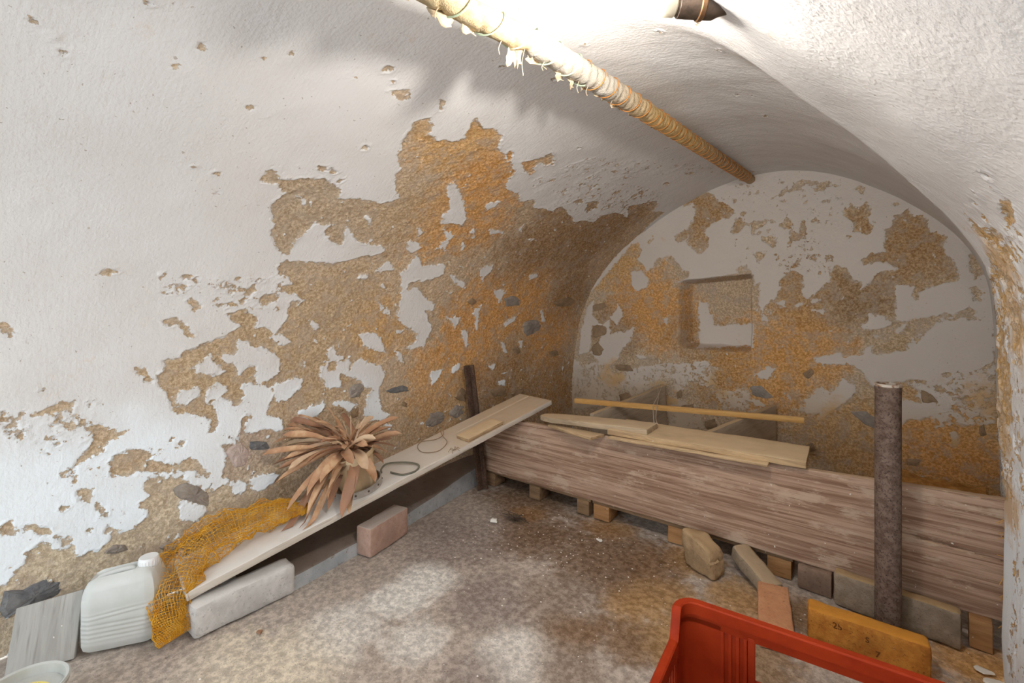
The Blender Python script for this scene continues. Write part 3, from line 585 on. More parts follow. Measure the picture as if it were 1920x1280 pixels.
def mineral(name,c1,c2,dark,dust=None,scale=28,rough=.92,bump=.7,white=0):
    k=NT(name,rough,.15); a=k.noise(scale,detail=6,rough=.65); b=k.noise(scale*5,detail=3,rough=.7); c=k.noise(scale*.3,detail=4)
    col=k.mix(k.step(a,.35,.65),c1,c2); col=k.mix(k.step(b,.58,.7,0,.7),col,dark); col=k.mix(k.step(c,.5,.72,0,.5),col,dark)
    if white: col=k.mix(k.step(k.noise(scale*.8,detail=5,rough=.7),.66,.70,0,white),col,C(225,218,208))
    if dust is not None: col=k.mix(k.math('MULTIPLY',k.step(k.up(),.5,.95),k.step(c,.2,.5,.45,.8)),col,dust)
    return k.out(col,None,k.bump(k.math('ADD',a,k.math('MULTIPLY',b,.5)),bump,.005))
def rust(name,c1,c2,c3):
    k=NT(name,.8,.35); a=k.noise(38,detail=6,rough=.7); b=k.noise(120,detail=4,rough=.7)
    col=k.mix(k.step(a,.38,.62),c1,c2); col=k.mix(k.step(b,.52,.62,0,.8),col,c3); col=k.mix(k.step(k.vor(70),.16,.1,0,.7),col,C(40,30,26))
    return k.out(col,None,k.bump(k.math('ADD',a,b),.6,.003))
def plain(name,c,rough=.6,spec=.4,c2=None,scale=20,bump=.15):
    k=NT(name,rough,spec); a=k.noise(scale,detail=5,rough=.6)
    return k.out(k.mix(k.step(a,.35,.7),c,c2 if c2 else c),None,k.bump(k.noise(scale*6,detail=3),bump,.002))
M={}
M['vault']=plaster('limewashed vault plaster',C(224,221,219),C(244,250,255),.66)  # bluish low colour paints daylight onto the lower wall
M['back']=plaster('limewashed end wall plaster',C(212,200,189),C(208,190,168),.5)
M['floor']=floor_mat()
MC={'base':(214,190,160),'o':(230,166,80),'o2':(222,174,106),'o3':(224,178,104),'g':(198,178,152),'b':(204,178,142),'b2':(200,168,124),'b3':(190,146,88),'d':(166,130,88),'d2':(182,138,82),'l':(226,212,188),'p':(196,178,166),'g2':(204,184,156),
 'w':(240,238,233),'w2':(228,224,218),'m':(186,174,164),'gp':(150,136,130),'gp2':(150,132,118),'lf':(222,210,190),'br':(112,80,46),'br2':(126,92,54),'y':(176,136,80),'y2':(156,114,58),'sa':(146,114,76),'or':(206,152,76)}
# ---------------------------------------------------------------- plaster field: signed distance (cm) to the traced patches, roughened
def field(gu,gv,patches,base=-60.0):
    """gu (n,), gv (m,) grid axes in metres -> (n,m) array of cm"""
    f=np.full((len(gu),len(gv)),base,np.float32)
    U,Vv=np.meshgrid(gu,gv,indexing='ij')
    for kind,cap,pts in patches:
        P=np.array(pts,float)/1000; pad=.07
        i0,i1=np.searchsorted(gu,[P[:,0].min()-pad,P[:,0].max()+pad]); j0,j1=np.searchsorted(gv,[P[:,1].min()-pad,P[:,1].max()+pad])
        if i1<=i0 or j1<=j0: continue
        u=U[i0:i1,j0:j1];v=Vv[i0:i1,j0:j1];d=np.full(u.shape,9.);ins=np.zeros(u.shape,bool)
        for a,b in zip(P,np.roll(P,-1,0)):
            e=b-a;L=max(e@e,1e-12);t=np.clip(((u-a[0])*e[0]+(v-a[1])*e[1])/L,0,1)
            d=np.minimum(d,(u-a[0]-t*e[0])**2+(v-a[1]-t*e[1])**2)
            c=((a[1]>v)!=(b[1]>v));
            if abs(e[1])>1e-12: ins^=c&(u<e[0]*(v-a[1])/e[1]+a[0])
        sd=np.where(ins,1,-1)*np.sqrt(d)*100
        g=f[i0:i1,j0:j1]
        if kind=='P': f[i0:i1,j0:j1]=np.maximum(g,np.minimum(sd,cap))
        elif kind=='S': f[i0:i1,j0:j1]=np.maximum(g,np.minimum(sd,cap*.1))
        else: f[i0:i1,j0:j1]=np.minimum(g,-np.minimum(sd,cap if kind=='W' else cap*.1))
    return f,U,Vv
def roughen(f,U,V,seed):
    big=fbm(U*9+seed,V*9,seed*3.1,2); mid=fbm(U*28+seed,V*28,seed*1.7,3); sm=fbm(U*85,V*85+seed,seed*2.3,2)
    k=np.clip(1-np.abs(f)/12,0,1)
    f=f+k*(big*1.0+mid*1.5+sm*.8)
    # loose flecks of paint left on the mortar, and pock marks in the paint
    fl=fbm(U*44+9,V*30,seed+4.4,3); f=np.where((f>.3)&(fl>.47),-.5*(fl-.47)*20+.3,f)
    pk=fbm(U*40+3,V*40,seed+8.8,2); f=np.where((f<-.3)&(pk>.80),(pk-.80)*14,f)
    return f
def tint(U,V,blobs,seed,base='base'):
    c=np.empty(U.shape+(3,),np.float32); c[:]=lin(MC[base])
    w0=np.full(U.shape,.55,np.float32); acc=c*w0[...,None]
    wob=fbm(U*5+seed,V*5,seed,3)*.45; wob2=fbm(U*24+seed,V*24,seed,3)*.55
    for a,b,r,k in blobs:
        d=np.hypot(U-a/1000,V-b/1000)/(r/1000)+wob+wob2
        w=np.clip(1.35-d,0,1)**1.5*(3.6 if base=='m' else 3.4)
        acc+=w[...,None]*np.array(lin(MC[k]),np.float32); w0+=w
    return acc/w0[...,None]
def grid_faces(n,m):
    i=np.arange(n*m).reshape(n,m); return np.stack([i[:-1,:-1],i[1:,:-1],i[1:,1:],i[:-1,1:]],-1).reshape(-1,4)
def stains(U,V,bl):
    f=np.zeros(U.shape,np.float32)
    for a,b,r,_ in bl: f=np.maximum(f,np.clip(1.3-np.hypot(U-a/1000,V-b/1000)/(r/1000),0,1))
    return f
def surf(name,P,nrm,peel,mort,mat,stain=None):
    n,m=P.shape[:2]
    o=add(name,P.reshape(-1,3),grid_faces(n,m),mat,origin=(0,0,0),kind='structure')
    a=o.data.attributes.new('peel','FLOAT','POINT'); a.data.foreach_set('value',np.clip(peel,-6,6).astype(np.float32).ravel())
    a=o.data.attributes.new('mort','FLOAT_COLOR','POINT'); a.data.foreach_set('color',np.concatenate([mort,np.ones(mort.shape[:2]+(1,),np.float32)],-1).astype(np.float32).ravel())
    if stain is not None: a=o.data.attributes.new('stain','FLOAT','POINT'); a.data.foreach_set('value',np.ascontiguousarray(stain,np.float32).ravel())
    if nrm is not None: o.data.normals_split_custom_set_from_vertices(nrm.reshape(-1,3).tolist())
    return o
def grid_normals(P):
    a=np.gradient(P,axis=0);b=np.gradient(P,axis=1);n=np.cross(a,b);return n/(np.linalg.norm(n,axis=-1,keepdims=True)+1e-12)
# --- vault: left wall, ceiling, right wall share one skin
gs=np.concatenate([np.arange(0,3.0,.005),np.arange(3.0,SLEN,.008),[SLEN]])
gy=np.concatenate([np.arange(-1.6,0.05,.06),np.arange(.05,3.24,.0055)])
fl,Y,S=field(gy,gs,LEFT_PATCHES)
fl=roughen(fl,Y,S,2.0)
X,_,Z,nx,nz=vault(S,Y)
m=sstep(-.15,.25,fl)
und=.014*fbm(Y*1.6,S*1.6,3.3,2)+.003*fbm(Y*7,S*7,1.3,2)
rgh=(.0055*fbm(Y*12,S*12,5.1,2)+.0028*fbm(Y*38,S*38,6.1,2)+.0026*perlin(Y*95,S*95,7.1))*np.clip(fl/1.5,0,1)
flake=.0022*np.exp(-((fl+.35)/.5)**2)*(fbm(Y*12,S*12,7.7,2)>0)     # lifted lips of paint
off=und+rgh-.0035*m+flake
edge=np.clip(S/.03,0,1)*np.clip((SLEN-S)/.03,0,1)
off=off*edge
PV=np.stack([X+nx*off,Y,Z+nz*off],-1)
NV=grid_normals(PV)                       # dP/dy x dP/ds
if (NV[len(gy)//2,0]@np.array([1,0,0]))<0: NV=-NV; 
stV=stains(Y,S,LEFT_STAINS); mortV=tint(Y,S,LEFT_TINTS,1.0)
iA=int(np.searchsorted(gs,1.42)); iB=int(np.searchsorted(gs,S_CROWN+.50*(SLEN-S_CROWN)))
for nm,a,b in (('wall_left',0,iA+1),('ceiling',iA,iB+1),('wall_right',iB,len(gs))):
    o=surf(nm,PV[:,a:b][:, ::-1] if False else PV[:,a:b],NV[:,a:b],fl[:,a:b],mortV[:,a:b],M['vault'],stV[:,a:b])
    if nm=='wall_left': WALL_LEFT=o
# unseen opening added in the right wall behind the camera to let daylight in
SIDE_OPENING=(-1.50,-1.05,1.52)
def cut_opening(o):
    bm=bmesh.new();bm.from_mesh(o.data)
    bmesh.ops.delete(bm,geom=[f for f in bm.faces if SIDE_OPENING[0]<f.calc_center_median().y<SIDE_OPENING[1] and f.calc_center_median().z<SIDE_OPENING[2] and f.calc_center_median().x>-.1],context='FACES');bm.to_mesh(o.data);bm.free()
for nm in ('wall_right','ceiling'): cut_opening(bpy.data.objects[nm])
add('wall_front',*join(rbox((-2.27,-1.66,1.0),(.5,.12,2.3),.01,(4,1,4)),rbox((.62,-1.66,1.0),(.6,.12,2.3),.01,(4,1,4)),rbox((-.85,-1.66,1.94),(2.36,.12,.42),.01,(4,1,2))),M['vault'],kind='structure',origin=(0,0,0))  # wall out of view; its wide opening is added to let daylight in
# --- end wall with the small niche
gx=np.arange(-1.95,.60,.0055); gz=np.arange(-.02,1.95,.0055)
fb,U,V=field(gx,gz,BACK_PATCHES); fb=roughen(fb,U,V,5.0)
mb=sstep(-.15,.25,fb)
yb=FAR-(.014*fbm(U*1.8,V*1.8,8.3,2)+.005*fbm(U*8,V*8,2.3,2)+(.0055*fbm(U*12,V*12,4.1,2)+.0028*fbm(U*38,V*38,9.1,2)+.0026*perlin(U*95,V*95,7.1))*np.clip(fb/1.5,0,1)-.003*mb)
nx0=-1.045+.012*fbm(V*6,3.,1.,2); nx1=-.590+.010*fbm(V*6,9.,1.,2); nz0=.765+.008*fbm(U*6,5.,2.,2); nz1=1.225+.03*(U+1.05)/.46+.010*fbm(U*6,1.,4.,2)
inn=sstep(0,.075,U-nx0)*sstep(0,.022,nx1-U)*sstep(0,.035,V-nz0)*sstep(0,.026,nz1-V)
yb=yb+.125*inn
PB=np.stack([U,yb,V],-1); NB=grid_normals(PB); 
if NB[5,5,1]>0: NB=-NB
mortB=tint(U,V,BACK_TINTS,3.0)
WALL_BACK=surf('wall_back',PB,NB,fb,mortB,M['back'],stains(U,V,BACK_STAINS))
# --- floor
fx=np.arange(-2.35,.75,.008); fy=np.concatenate([np.arange(-1.6,.2,.05),np.arange(.2,3.3,.008)])
U,V=np.meshgrid(fx,fy,indexing='ij')
zf=.006*fbm(U*3,V*3,1.,2)+.0025*fbm(U*14,V*14,2.,3)-.004
PF=np.stack([U,V,zf],-1); NF=grid_normals(PF)
if NF[5,5,2]<0: NF=-NF
surf('floor',PF,NF,np.zeros(U.shape),tint(U,V,FLOOR_TINTS,6.0,'m'),M['floor'])
# --- stones showing through the bare mortar
def poly_stone(pts3,nrm,mat,parent,seed):
    P=np.array(pts3);c=P.mean(0);rn=random.Random(seed);n=np.array(nrm);V=[];F=[]
    Q=[]
    for a,b in zip(P,np.roll(P,-1,0)):
        Q+= [c+(a-c)*rn.uniform(.9,1.08)]+[a+(b-a)*t+((a+b)/2-c)*rn.uniform(-.06,.16) for t in (.33,.67)]
    k=len(Q)
    for sc,h in ((1.06,-.020),(1.0,-.003),(.86,.004),(.5,.007)):
        for i,q in enumerate(Q): V.append(c+(q-c)*sc+n*(h+(rn.uniform(-.0025,.0025) if h>0 else 0)))
    for r in range(3):
        for i in range(k): F.append((r*k+i,r*k+(i+1)%k,(r+1)*k+(i+1)%k,(r+1)*k+i))
    V.append(c+n*.008); 
    for i in range(k): F.append((3*k+i,3*k+(i+1)%k,4*k))
    return fix(add('stone',V,F,mat,parent=parent,smooth=False))
M['stone_grey']=mineral('grey field stone',C(142,132,124),C(162,152,142),C(116,106,98),scale=22)
M['stone_dark']=mineral('dark slate stone',C(104,104,106),C(128,126,124),C(84,84,86),scale=22)
M['stone_brown']=mineral('brown field stone',C(148,124,98),C(166,140,112),C(120,100,80),scale=22)
M['stone_pink']=mineral('pinkish stone',C(180,160,154),C(194,176,166),C(150,130,124),scale=22)
def skin(y,s):
    i=int(np.clip(np.searchsorted(gy,y),0,len(gy)-1)); j=int(np.clip(np.searchsorted(gs,s),0,len(gs)-1)); return PV[i,j],np.array([nx[i,j],0,nz[i,j]])
for q,st in enumerate(LEFT_STONES):
    pp=[];nn=np.zeros(3)
    for a,b in st: p,n_=skin(a/1000,b/1000); pp.append(p);nn+=n_
    pp=np.array(pp);nn/=np.linalg.norm(nn);cc=pp.mean(0);pp=pp-np.outer((pp-cc)@nn,nn)
    poly_stone(pp,nn,M['stone_pink'] if q==19 else M['stone_dark'] if q in(1,5,7) else M['stone_grey'] if q in (0,2,3,4,6,8,9,11,15) else M['stone_brown'],WALL_LEFT,q)
for q,st in enumerate(BACK_STONES):
    pp=np.array([[a/1000,0,b/1000] for a,b in st]);ci=np.searchsorted(gx,pp[:,0].mean());cj=np.searchsorted(gz,pp[:,2].mean());pp[:,1]=yb[ci,cj]
    poly_stone(pp,(0,-1,0),M['stone_brown'] if q not in (3,8) else M['stone_grey'],WALL_BACK,50+q)
# ================================================================= things
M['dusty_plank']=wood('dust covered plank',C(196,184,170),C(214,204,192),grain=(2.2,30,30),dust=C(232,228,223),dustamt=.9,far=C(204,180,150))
M['brown_board']=wood('brown painted board, scuffed',C(134,102,82),C(186,156,134),grain=(2,60,60),dust=C(196,168,138),chips=11,chipcol=C(194,170,148))
M['grey_wood']=wood('weathered grey wood',C(164,144,120),C(192,170,142),grain=(3,34,34),dust=C(222,198,164),dustamt=.8)
M['chip_wood']=wood('split old board',C(160,132,100),C(196,166,128),grain=(3,34,34),dust=C(226,200,162),dustamt=.85)
M['fresh_wood']=wood('fresh sawn batten',C(210,158,92),C(226,178,112),grain=(3,40,40),dust=C(232,196,142),dustamt=.6)
M['divider']=wood('grey divider board',C(178,162,142),C(198,182,160),grain=(3,30,30),dust=C(196,170,132))
M['pallet']=wood('dirty pallet wood',C(112,88,66),C(138,110,82),grain=(4,34,34),dust=C(140,114,84),dustamt=.6)
M['pallet_orange']=wood('orange pallet block',C(150,110,72),C(172,130,88),grain=(4,34,34))
M['rust_pipe']=rust('rusty pipe steel',C(96,76,64),C(124,104,92),C(64,50,44))
M['rust_bar']=rust('dark rusty iron',C(74,54,42),C(96,74,60),C(46,34,28))
M['stone_block']=mineral('pale dusted stone',C(190,186,182),C(214,210,206),C(156,152,148),dust=C(222,218,214),scale=16)
M['red_brick']=mineral('old red brick',C(176,144,128),C(192,160,144),C(140,120,108),dust=C(200,190,182),scale=20,white=.6)
M['orange_brick']=mineral('orange stained brick',C(176,112,48),C(206,144,66),C(108,68,34),dust=C(216,150,62),scale=26,white=.35)
M['pink_brick']=mineral('flat pale red brick',C(196,140,104),C(206,154,116),C(160,112,84),scale=18)
M['dark_brick']=mineral('grimy brick',C(128,106,92),C(146,122,104),C(100,82,70),scale=22)
M['grey_block']=mineral('grey concrete block',C(138,122,104),C(160,144,126),C(108,94,80),dust=C(180,150,108),scale=30)
M['rubble']=mineral('broken mortar stone',C(150,124,94),C(178,150,116),C(116,94,70),dust=C(190,162,124),scale=18)
M['rubble_grey']=mineral('broken grey stone',C(140,124,106),C(164,146,124),C(112,96,80),dust=C(184,162,132),scale=18)
M['kerb']=mineral('blue grey limewashed kerb',C(160,166,170),C(186,188,190),C(138,124,108),dust=C(104,80,58),scale=9)  # brown soil on the top, darkened to stand for shade under the plank
M['crate']=plain('red plastic',C(164,54,20),.55,.16,C(148,44,16),14,.08)
M['can']=plain('milky plastic canister',C(208,208,204),.45,.4,C(196,196,190),6,.1)
M['cap']=plain('white plastic cap',C(236,236,236),.4,.5)
M['bucket']=plain('grey white bucket plastic',C(196,196,192),.5,.4,C(178,176,168),8)
M['label']=plain('yellow label print',C(240,222,120),.5,.3)
M['ink']=plain('dark label print',C(70,64,40),.6,.2)
M['pot']=plain('beige plastic pot',C(222,198,162),.6,.3,C(206,178,138),9)
M['saucer']=plain('whitish metal ring',C(176,168,160),.5,.4,C(150,142,134),20)
M['soil']=mineral('dry soil',C(120,96,76),C(140,116,94),C(86,68,54))
M['wire']=plain('grey green wire',C(122,120,104),.6,.4,C(104,100,86))
M['thin_wire']=plain('thin rusty wire',C(140,112,84),.7,.3)
M['flake']=plain('white paint flake',C(232,226,216),.9,.2)
M['tan_flake']=plain('tan plaster flake',C(206,170,116),.9,.2)
M['cream']=plain('cream porcelain',C(226,214,190),.4,.5)
M['socket']=plain('dusty dark lamp socket',C(96,80,66),.55,.4,C(60,48,40),40)
M['brass']=NT('dull brass',.4,.5); M['brass'].b.inputs['Metallic'].default_value=.7; M['brass']=M['brass'].out(C(150,116,84))
k=NT('glowing lamp tube',.4); k.b.inputs['Emission Color'].default_value=(1,.95,.88,1); k.b.inputs['Emission Strength'].default_value=BULB; M['lamp']=k.out((.9,.9,.9,1))
k=NT('dry leaf',.75,.2); M['leaf']=k.out(k.mix(k.step(k.noise(9,detail=4),.35,.65),C(172,130,100),k.mix(k.step(k.noise(40,vec=k.pos((1,1,1)),detail=3),.4,.65),C(206,170,136),C(190,148,112))),None,k.bump(k.noise(60,detail=3),.3,.002))
k.b.inputs['Subsurface Weight'].default_value=0
k=NT('pale dry leaf',.75,.2); M['leaf_pale']=k.out(k.mix(k.step(k.noise(12,detail=4),.35,.65),C(216,188,156),C(194,162,134)))
k=NT('dark dry leaf',.75,.2); M['leaf_dark']=k.out(k.mix(k.step(k.noise(12,detail=4),.35,.65),C(166,124,96),C(152,116,96)))
k=NT('orange net',.6,.3); M['net']=k.out(k.mix(k.step(k.noise(24,detail=3),.3,.7),C(218,150,24),C(240,186,70)))
k=NT('cloth lagging',.95,.1); zc=k.attr('mort').outputs['Color']; M['cloth']=k.out(k.mix(k.step(k.noise(36,detail=5,rough=.7),.4,.66,0,.55),zc,k.mix(1,zc,(.74,.66,.54),'MULTIPLY')),None,k.bump(k.math('ADD',k.noise(30,detail=5),k.noise(220,detail=2)),.6,.004))
M['string_green']=plain('pale green string',C(170,186,158),.7,.3); M['string_orange']=plain('orange string',C(190,128,66),.8,.2)
M['rag']=plain('torn rag',C(206,190,164),.95,.1,C(168,146,118),30)
M['sand']=mineral('ochre rubble and dust',C(176,124,66),C(206,156,92),C(120,84,50),scale=30)
M['cobweb']=plain('dusty cobweb',C(206,196,182),.9,.1)
M['amber_dust']=plain('amber fibre',C(196,150,84),.9,.1)
def single(name,vf,mat,label,cat,group=None,origin=None,smooth=True):
    return add(name,vf[0],vf[1],mat,origin=origin,label=label,cat=cat,group=group,smooth=smooth)

# ---- kerb at the foot of the left wall
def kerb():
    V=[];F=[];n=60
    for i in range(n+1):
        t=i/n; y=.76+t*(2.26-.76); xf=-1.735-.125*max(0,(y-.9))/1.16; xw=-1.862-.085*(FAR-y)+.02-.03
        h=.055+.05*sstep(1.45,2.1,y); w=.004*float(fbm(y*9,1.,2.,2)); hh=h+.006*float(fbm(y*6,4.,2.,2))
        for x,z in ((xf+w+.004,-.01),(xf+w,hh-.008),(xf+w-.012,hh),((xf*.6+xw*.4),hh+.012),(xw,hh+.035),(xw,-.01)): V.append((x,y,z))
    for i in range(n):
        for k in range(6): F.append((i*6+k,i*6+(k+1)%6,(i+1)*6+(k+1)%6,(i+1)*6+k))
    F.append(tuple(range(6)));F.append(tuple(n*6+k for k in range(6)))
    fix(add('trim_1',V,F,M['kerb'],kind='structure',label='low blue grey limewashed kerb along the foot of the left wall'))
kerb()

# ---- the big brown board
BX0,BX1,BY=-1.845,.338,2.117
def warp_board(P):
    L=BX1-BX0; t=P[:,0]/L+.5; x=BX0+t*L
    top=np.interp(x,[-1.85,-1.5,-.2,.34],[.404,.416,.450,.474]); bot=.092-.004*np.sin(t*9)
    z01=P[:,2]/.36+.5; P=P.copy(); P[:,2]=bot+z01*(top-bot)+.0025*fbm(x*6,0,2.,2)*(z01>.9)
    crack=.300+.012*(x-.1)*0-.055*(x+.05)+.004*fbm(x*14,3.,1.,2)
    front=P[:,1]<-.012
    g=np.exp(-((P[:,2]-crack)/.0035)**2)*sstep(-.05,.06,x)
    P[:,1]+=np.where(front,.009*g,0)+.004*np.sin(t*5)
    P[:,0]+=np.where(np.abs(t-.5)>.495,.004*fbm(P[:,2]*30,1.,1.,2),0)
    return P
V,F=rbox((0,0,0),(BX1-BX0,.030,.36),.003,(150,3,70),warp=warp_board); V[:,1]+=BY; V[:,0]+=(BX0+BX1)/2
single('partition_board',(V,F),M['brown_board'],'long wide brown painted scuffed board standing on edge across the cellar','board',origin=((BX0+BX1)/2,BY,.09))
# ---- pallets behind and under it
M_p=M['pallet']
def pallet(x0,x1,label,blocks,mats):
    y0,y1=2.112,3.02
    t=thing('pallet',label,'pallet',((x0+x1)/2,(y0+y1)/2,0),'wooden pallets behind the big board')
    rn=random.Random(int(-x0*100))
    for r,yc in enumerate((y0+.055,(y0+y1)/2,y1-.055)):
        for q,(xa,xb) in enumerate(blocks):
            v,f=rbox(((xa+xb)/2,yc,.0375),(xb-xa,.10,.073),.003,(2,2,2),noise=.0012,seed=q+r); add('block',v,f,mats[q] if r==0 else M_p,t)
        v,f=rbox(((x0+x1)/2,yc,.083),(x1-x0,.10,.018),.002,(10,2,1),noise=.0012,seed=r+4); add('cross_board',v,f,M_p,t)
    nb=5
    for q in range(nb):
        xc=x0+.06+(x1-x0-.12)*q/(nb-1)
        v,f=rbox((xc,(y0+y1)/2+.03,.1025),(.115,y1-y0-.06,.019),.002,(2,10,1),noise=.0015,seed=q+9); add('deck_board',v,f,M_p,t)
pallet(-1.835,-1.125,'left wooden pallet under the brown board, nearest the corner',[(-1.835,-1.75),(-1.505,-1.435),(-1.205,-1.135)],[M_p,M_p,M_p])
pallet(-1.115,-.245,'right wooden pallet under the brown board, with orange end blocks',[(-1.11,-1.025),(-.735,-.655),(-.335,-.250)],[M['pallet_orange']]*3)

# ---- divider boards behind, batten, loose planks
def plank(a,b,w,th,up=(0,0,1),side=1,n=(40,6,2),r=.003,noise=.0012,seed=0,warp=None):
    """board whose top edge line runs a->b; extends w to the left of travel (side=1) or right (-1), th downwards"""
    a=np.array(a,float);b=np.array(b,float);fr=frame(b-a,up);L=np.linalg.norm(b-a)
    c=(a+b)/2+fr[1]*side*w/2-fr[2]*th/2
    return rbox(c,(L,w,th),r,n,fr,noise,12,seed,warp)
def oriented(name,c,dims,fr,mat,parent=None,label=None,cat=None,group=None,r=.003,n=(40,6,2),noise=.0012,seed=0,warp=None,freq=12):
    """box whose own local axes follow fr (so that grain runs along it)"""
    v,f=rbox((0,0,0),dims,r,n,None,noise,freq,seed,warp)
    if parent is None:
        o=add(name,v,f,mat,origin=(0,0,0),label=label,cat=cat,group=group)
        o.matrix_world=Matrix([[*[float(fr[j][i]) for j in range(3)],float(c[i])] for i in range(3)]+[[0,0,0,1]]); WL[o.name]=np.array(c,float)
    else:
        o=add(name,v+WL[parent.name],f,mat,parent=parent)
        d=np.array(c,float)-WL[parent.name]
        o.matrix_local=Matrix([[*[float(fr[j][i]) for j in range(3)],float(d[i])] for i in range(3)]+[[0,0,0,1]])
    return o
def lay(name,a,b,w,th,mat,side=1,up=(0,0,1),**k):
    a=np.array(a,float);b=np.array(b,float);fr=frame(b-a,up);L=np.linalg.norm(b-a)
    return oriented(name,(a+b)/2+fr[1]*side*w/2-fr[2]*th/2,(L,w,th),fr,mat,**k)
def divider(a,b,h,label):
    a=np.array(a);b=np.array(b); return lay('divider_board',a,b,.028,h,M['divider'],side=1,label=label,cat='board',n=(30,2,12),group=None)
divider((-1.235,2.36,.455),(-1.10,3.13,.520),.33,'left of two grey divider boards behind the brown board, edge up to the end wall')
divider((-.625,2.35,.455),(-.445,3.13,.478),.335,'right of two grey divider boards behind the brown board, with orange near end')
lay('batten',(-1.425,2.475,.498),(-.272,2.775,.499),.026,.027,M['fresh_wood'],side=1,label='thin fresh yellow batten lying across the divider boards',cat='batten',n=(60,2,2),r=.001,noise=.0006)
def wavy(amp,f=5,seed=0,splay=0):
    def w(P):
        P=P.copy();s=np.sign(P[:,1]);P[:,1]+=amp*fbm(P[:,0]*f+seed,s*3.,seed,3)*(np.abs(P[:,1])>.02)
        P[:,2]+=amp*.35*fbm(P[:,0]*f*.8,P[:,1]*12,seed+2,2); return P
    return w
lay('loose_plank',(-1.0,2.045,.478),(-.197,2.075,.484),.245,.024,M['chip_wood'],side=1,label='wide split plank lying flat along the top of the brown board',cat='plank',n=(70,12,3),warp=wavy(.012,5,3))
lay('loose_strip',(-.985,2.022,.452),(-.32,2.040,.459),.05,.010,M['chip_wood'],side=1,label='splintered strip under the front edge of the wide loose plank',cat='plank',n=(40,4,2),warp=wavy(.008,7,9))
lay('loose_plank',(-1.432,2.078,.468),(-.815,2.082,.505),.125,.026,M['grey_wood'],side=1,label='narrow weathered plank with a broken left end on top of the brown board',cat='plank',n=(50,8,3),warp=lambda P:np.column_stack([P[:,0],P[:,1]*np.interp(P[:,0],[-.31,-.27,-.2,.31],[.35,.75,.95,1.15])+.008*fbm(P[:,0]*8,np.sign(P[:,1]),1.,2),P[:,2]+.004*fbm(P[:,0]*6,P[:,1]*15,4.,2)]))
lay('loose_plank',(-1.37,2.09,.432),(-1.066,2.005,.438),.10,.014,M['chip_wood'],side=1,label='short thin split board tapering to the left beneath the narrow weathered plank',cat='plank',n=(30,8,2),warp=lambda P:np.column_stack([P[:,0],P[:,1]*np.interp(P[:,0],[-.16,.0,.16],[.15,.75,1.0])-.035*np.interp(P[:,0],[-.16,.16],[1,0]),P[:,2]]))

# ---- the long sloping plank and what lies on it
PA=np.array([-1.77,.567,.14]);PU=np.array([.16469794,.96426192,.20754166]);PW=np.array([.98572492,-.16836386,0.]);PN=np.array([-.03494252,-.20457898,.97822618])
def onp(a,b,h=0): return PA+PU*a+PW*b+PN*h
PFR=np.array([PU,-PW,PN])
def warp_plank(P):
    P=P.copy(); P[:,1]+=.003*fbm(P[:,0]*4,np.sign(P[:,1]),2.,2); 
    g=np.exp(-((P[:,1]-.03-.02*P[:,0]+.004*fbm(P[:,0]*9,1.,1.,2))/.004)**2)*(P[:,2]>.005)*sstep(.25,.45,P[:,0]); P[:,2]-=.006*g
    return P
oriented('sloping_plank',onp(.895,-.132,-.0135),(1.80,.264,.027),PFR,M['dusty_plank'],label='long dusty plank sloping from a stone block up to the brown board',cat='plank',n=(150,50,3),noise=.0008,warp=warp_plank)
oriented('short_board',onp(1.305,-.060,.010),(.235,.100,.018),np.array([PU,-PW,PN]),M['chip_wood'],label='short board offcut lying on the upper half of the sloping plank',cat='board',n=(16,6,2))
def splinepts(pts,n=8):
    return _spline(np.array(pts,float)[:,:],n) if False else np.array([p for p in _sp3(np.array(pts,float),n)])
def _sp3(p,n):
    q=np.vstack([2*p[0]-p[1],p,2*p[-1]-p[-2]]);o=[]
    for i in range(1,len(q)-2):
        a,b,c,d=q[i-1],q[i],q[i+1],q[i+2]
        for t in np.arange(n)/n: o.append(.5*(2*b+(c-a)*t+(2*a-5*b+4*c-d)*t*t+(3*b-a-3*c+d)*t**3))
    o.append(q[-2]);return o
single('wire_loop',tube(_sp3(np.array([onp(a,b,h) for a,b,h in ((.775,-.135,.006),(.79,-.16,.012),(.83,-.175,.014),(.885,-.11,.012),(.912,-.045,.008),(.895,-.012,.005),(.86,-.004,.005),(.822,-.03,.005),(.806,-.085,.005),(.803,-.10,.006))]),7),.0042,8),M['wire'],'bent thick grey wire hoop lying on the sloping plank beside the flower pot','wire')
single('wire_coil',tube(_sp3(np.array([onp(a,b,h) for a,b,h in ((1.13,-.215,.03),(1.185,-.235,.035),(1.17,-.20,.012),(1.12,-.20,.004),(1.06,-.245,.006),(1.01,-.20,.008),(1.0,-.13,.004),(1.05,-.075,.004),(1.12,-.10,.01),(1.14,-.16,.02),(1.16,-.21,.03))]),7),.0017,6),M['thin_wire'],'thin rusty wire coil standing up from the middle of the sloping plank','wire')
single('dead_spider',join(*[tube([onp(1.096,-.008,.004),onp(1.096+.02*math.cos(t),-.008+.02*math.sin(t),.012),onp(1.096+.03*math.cos(t),-.008+.03*math.sin(t),.002)],.0012,5) for t in (0.3,1.2,2.5,3.6,4.6,5.6)]),M['soil'],'tiny dark twig scrap on the sloping plank','twig')

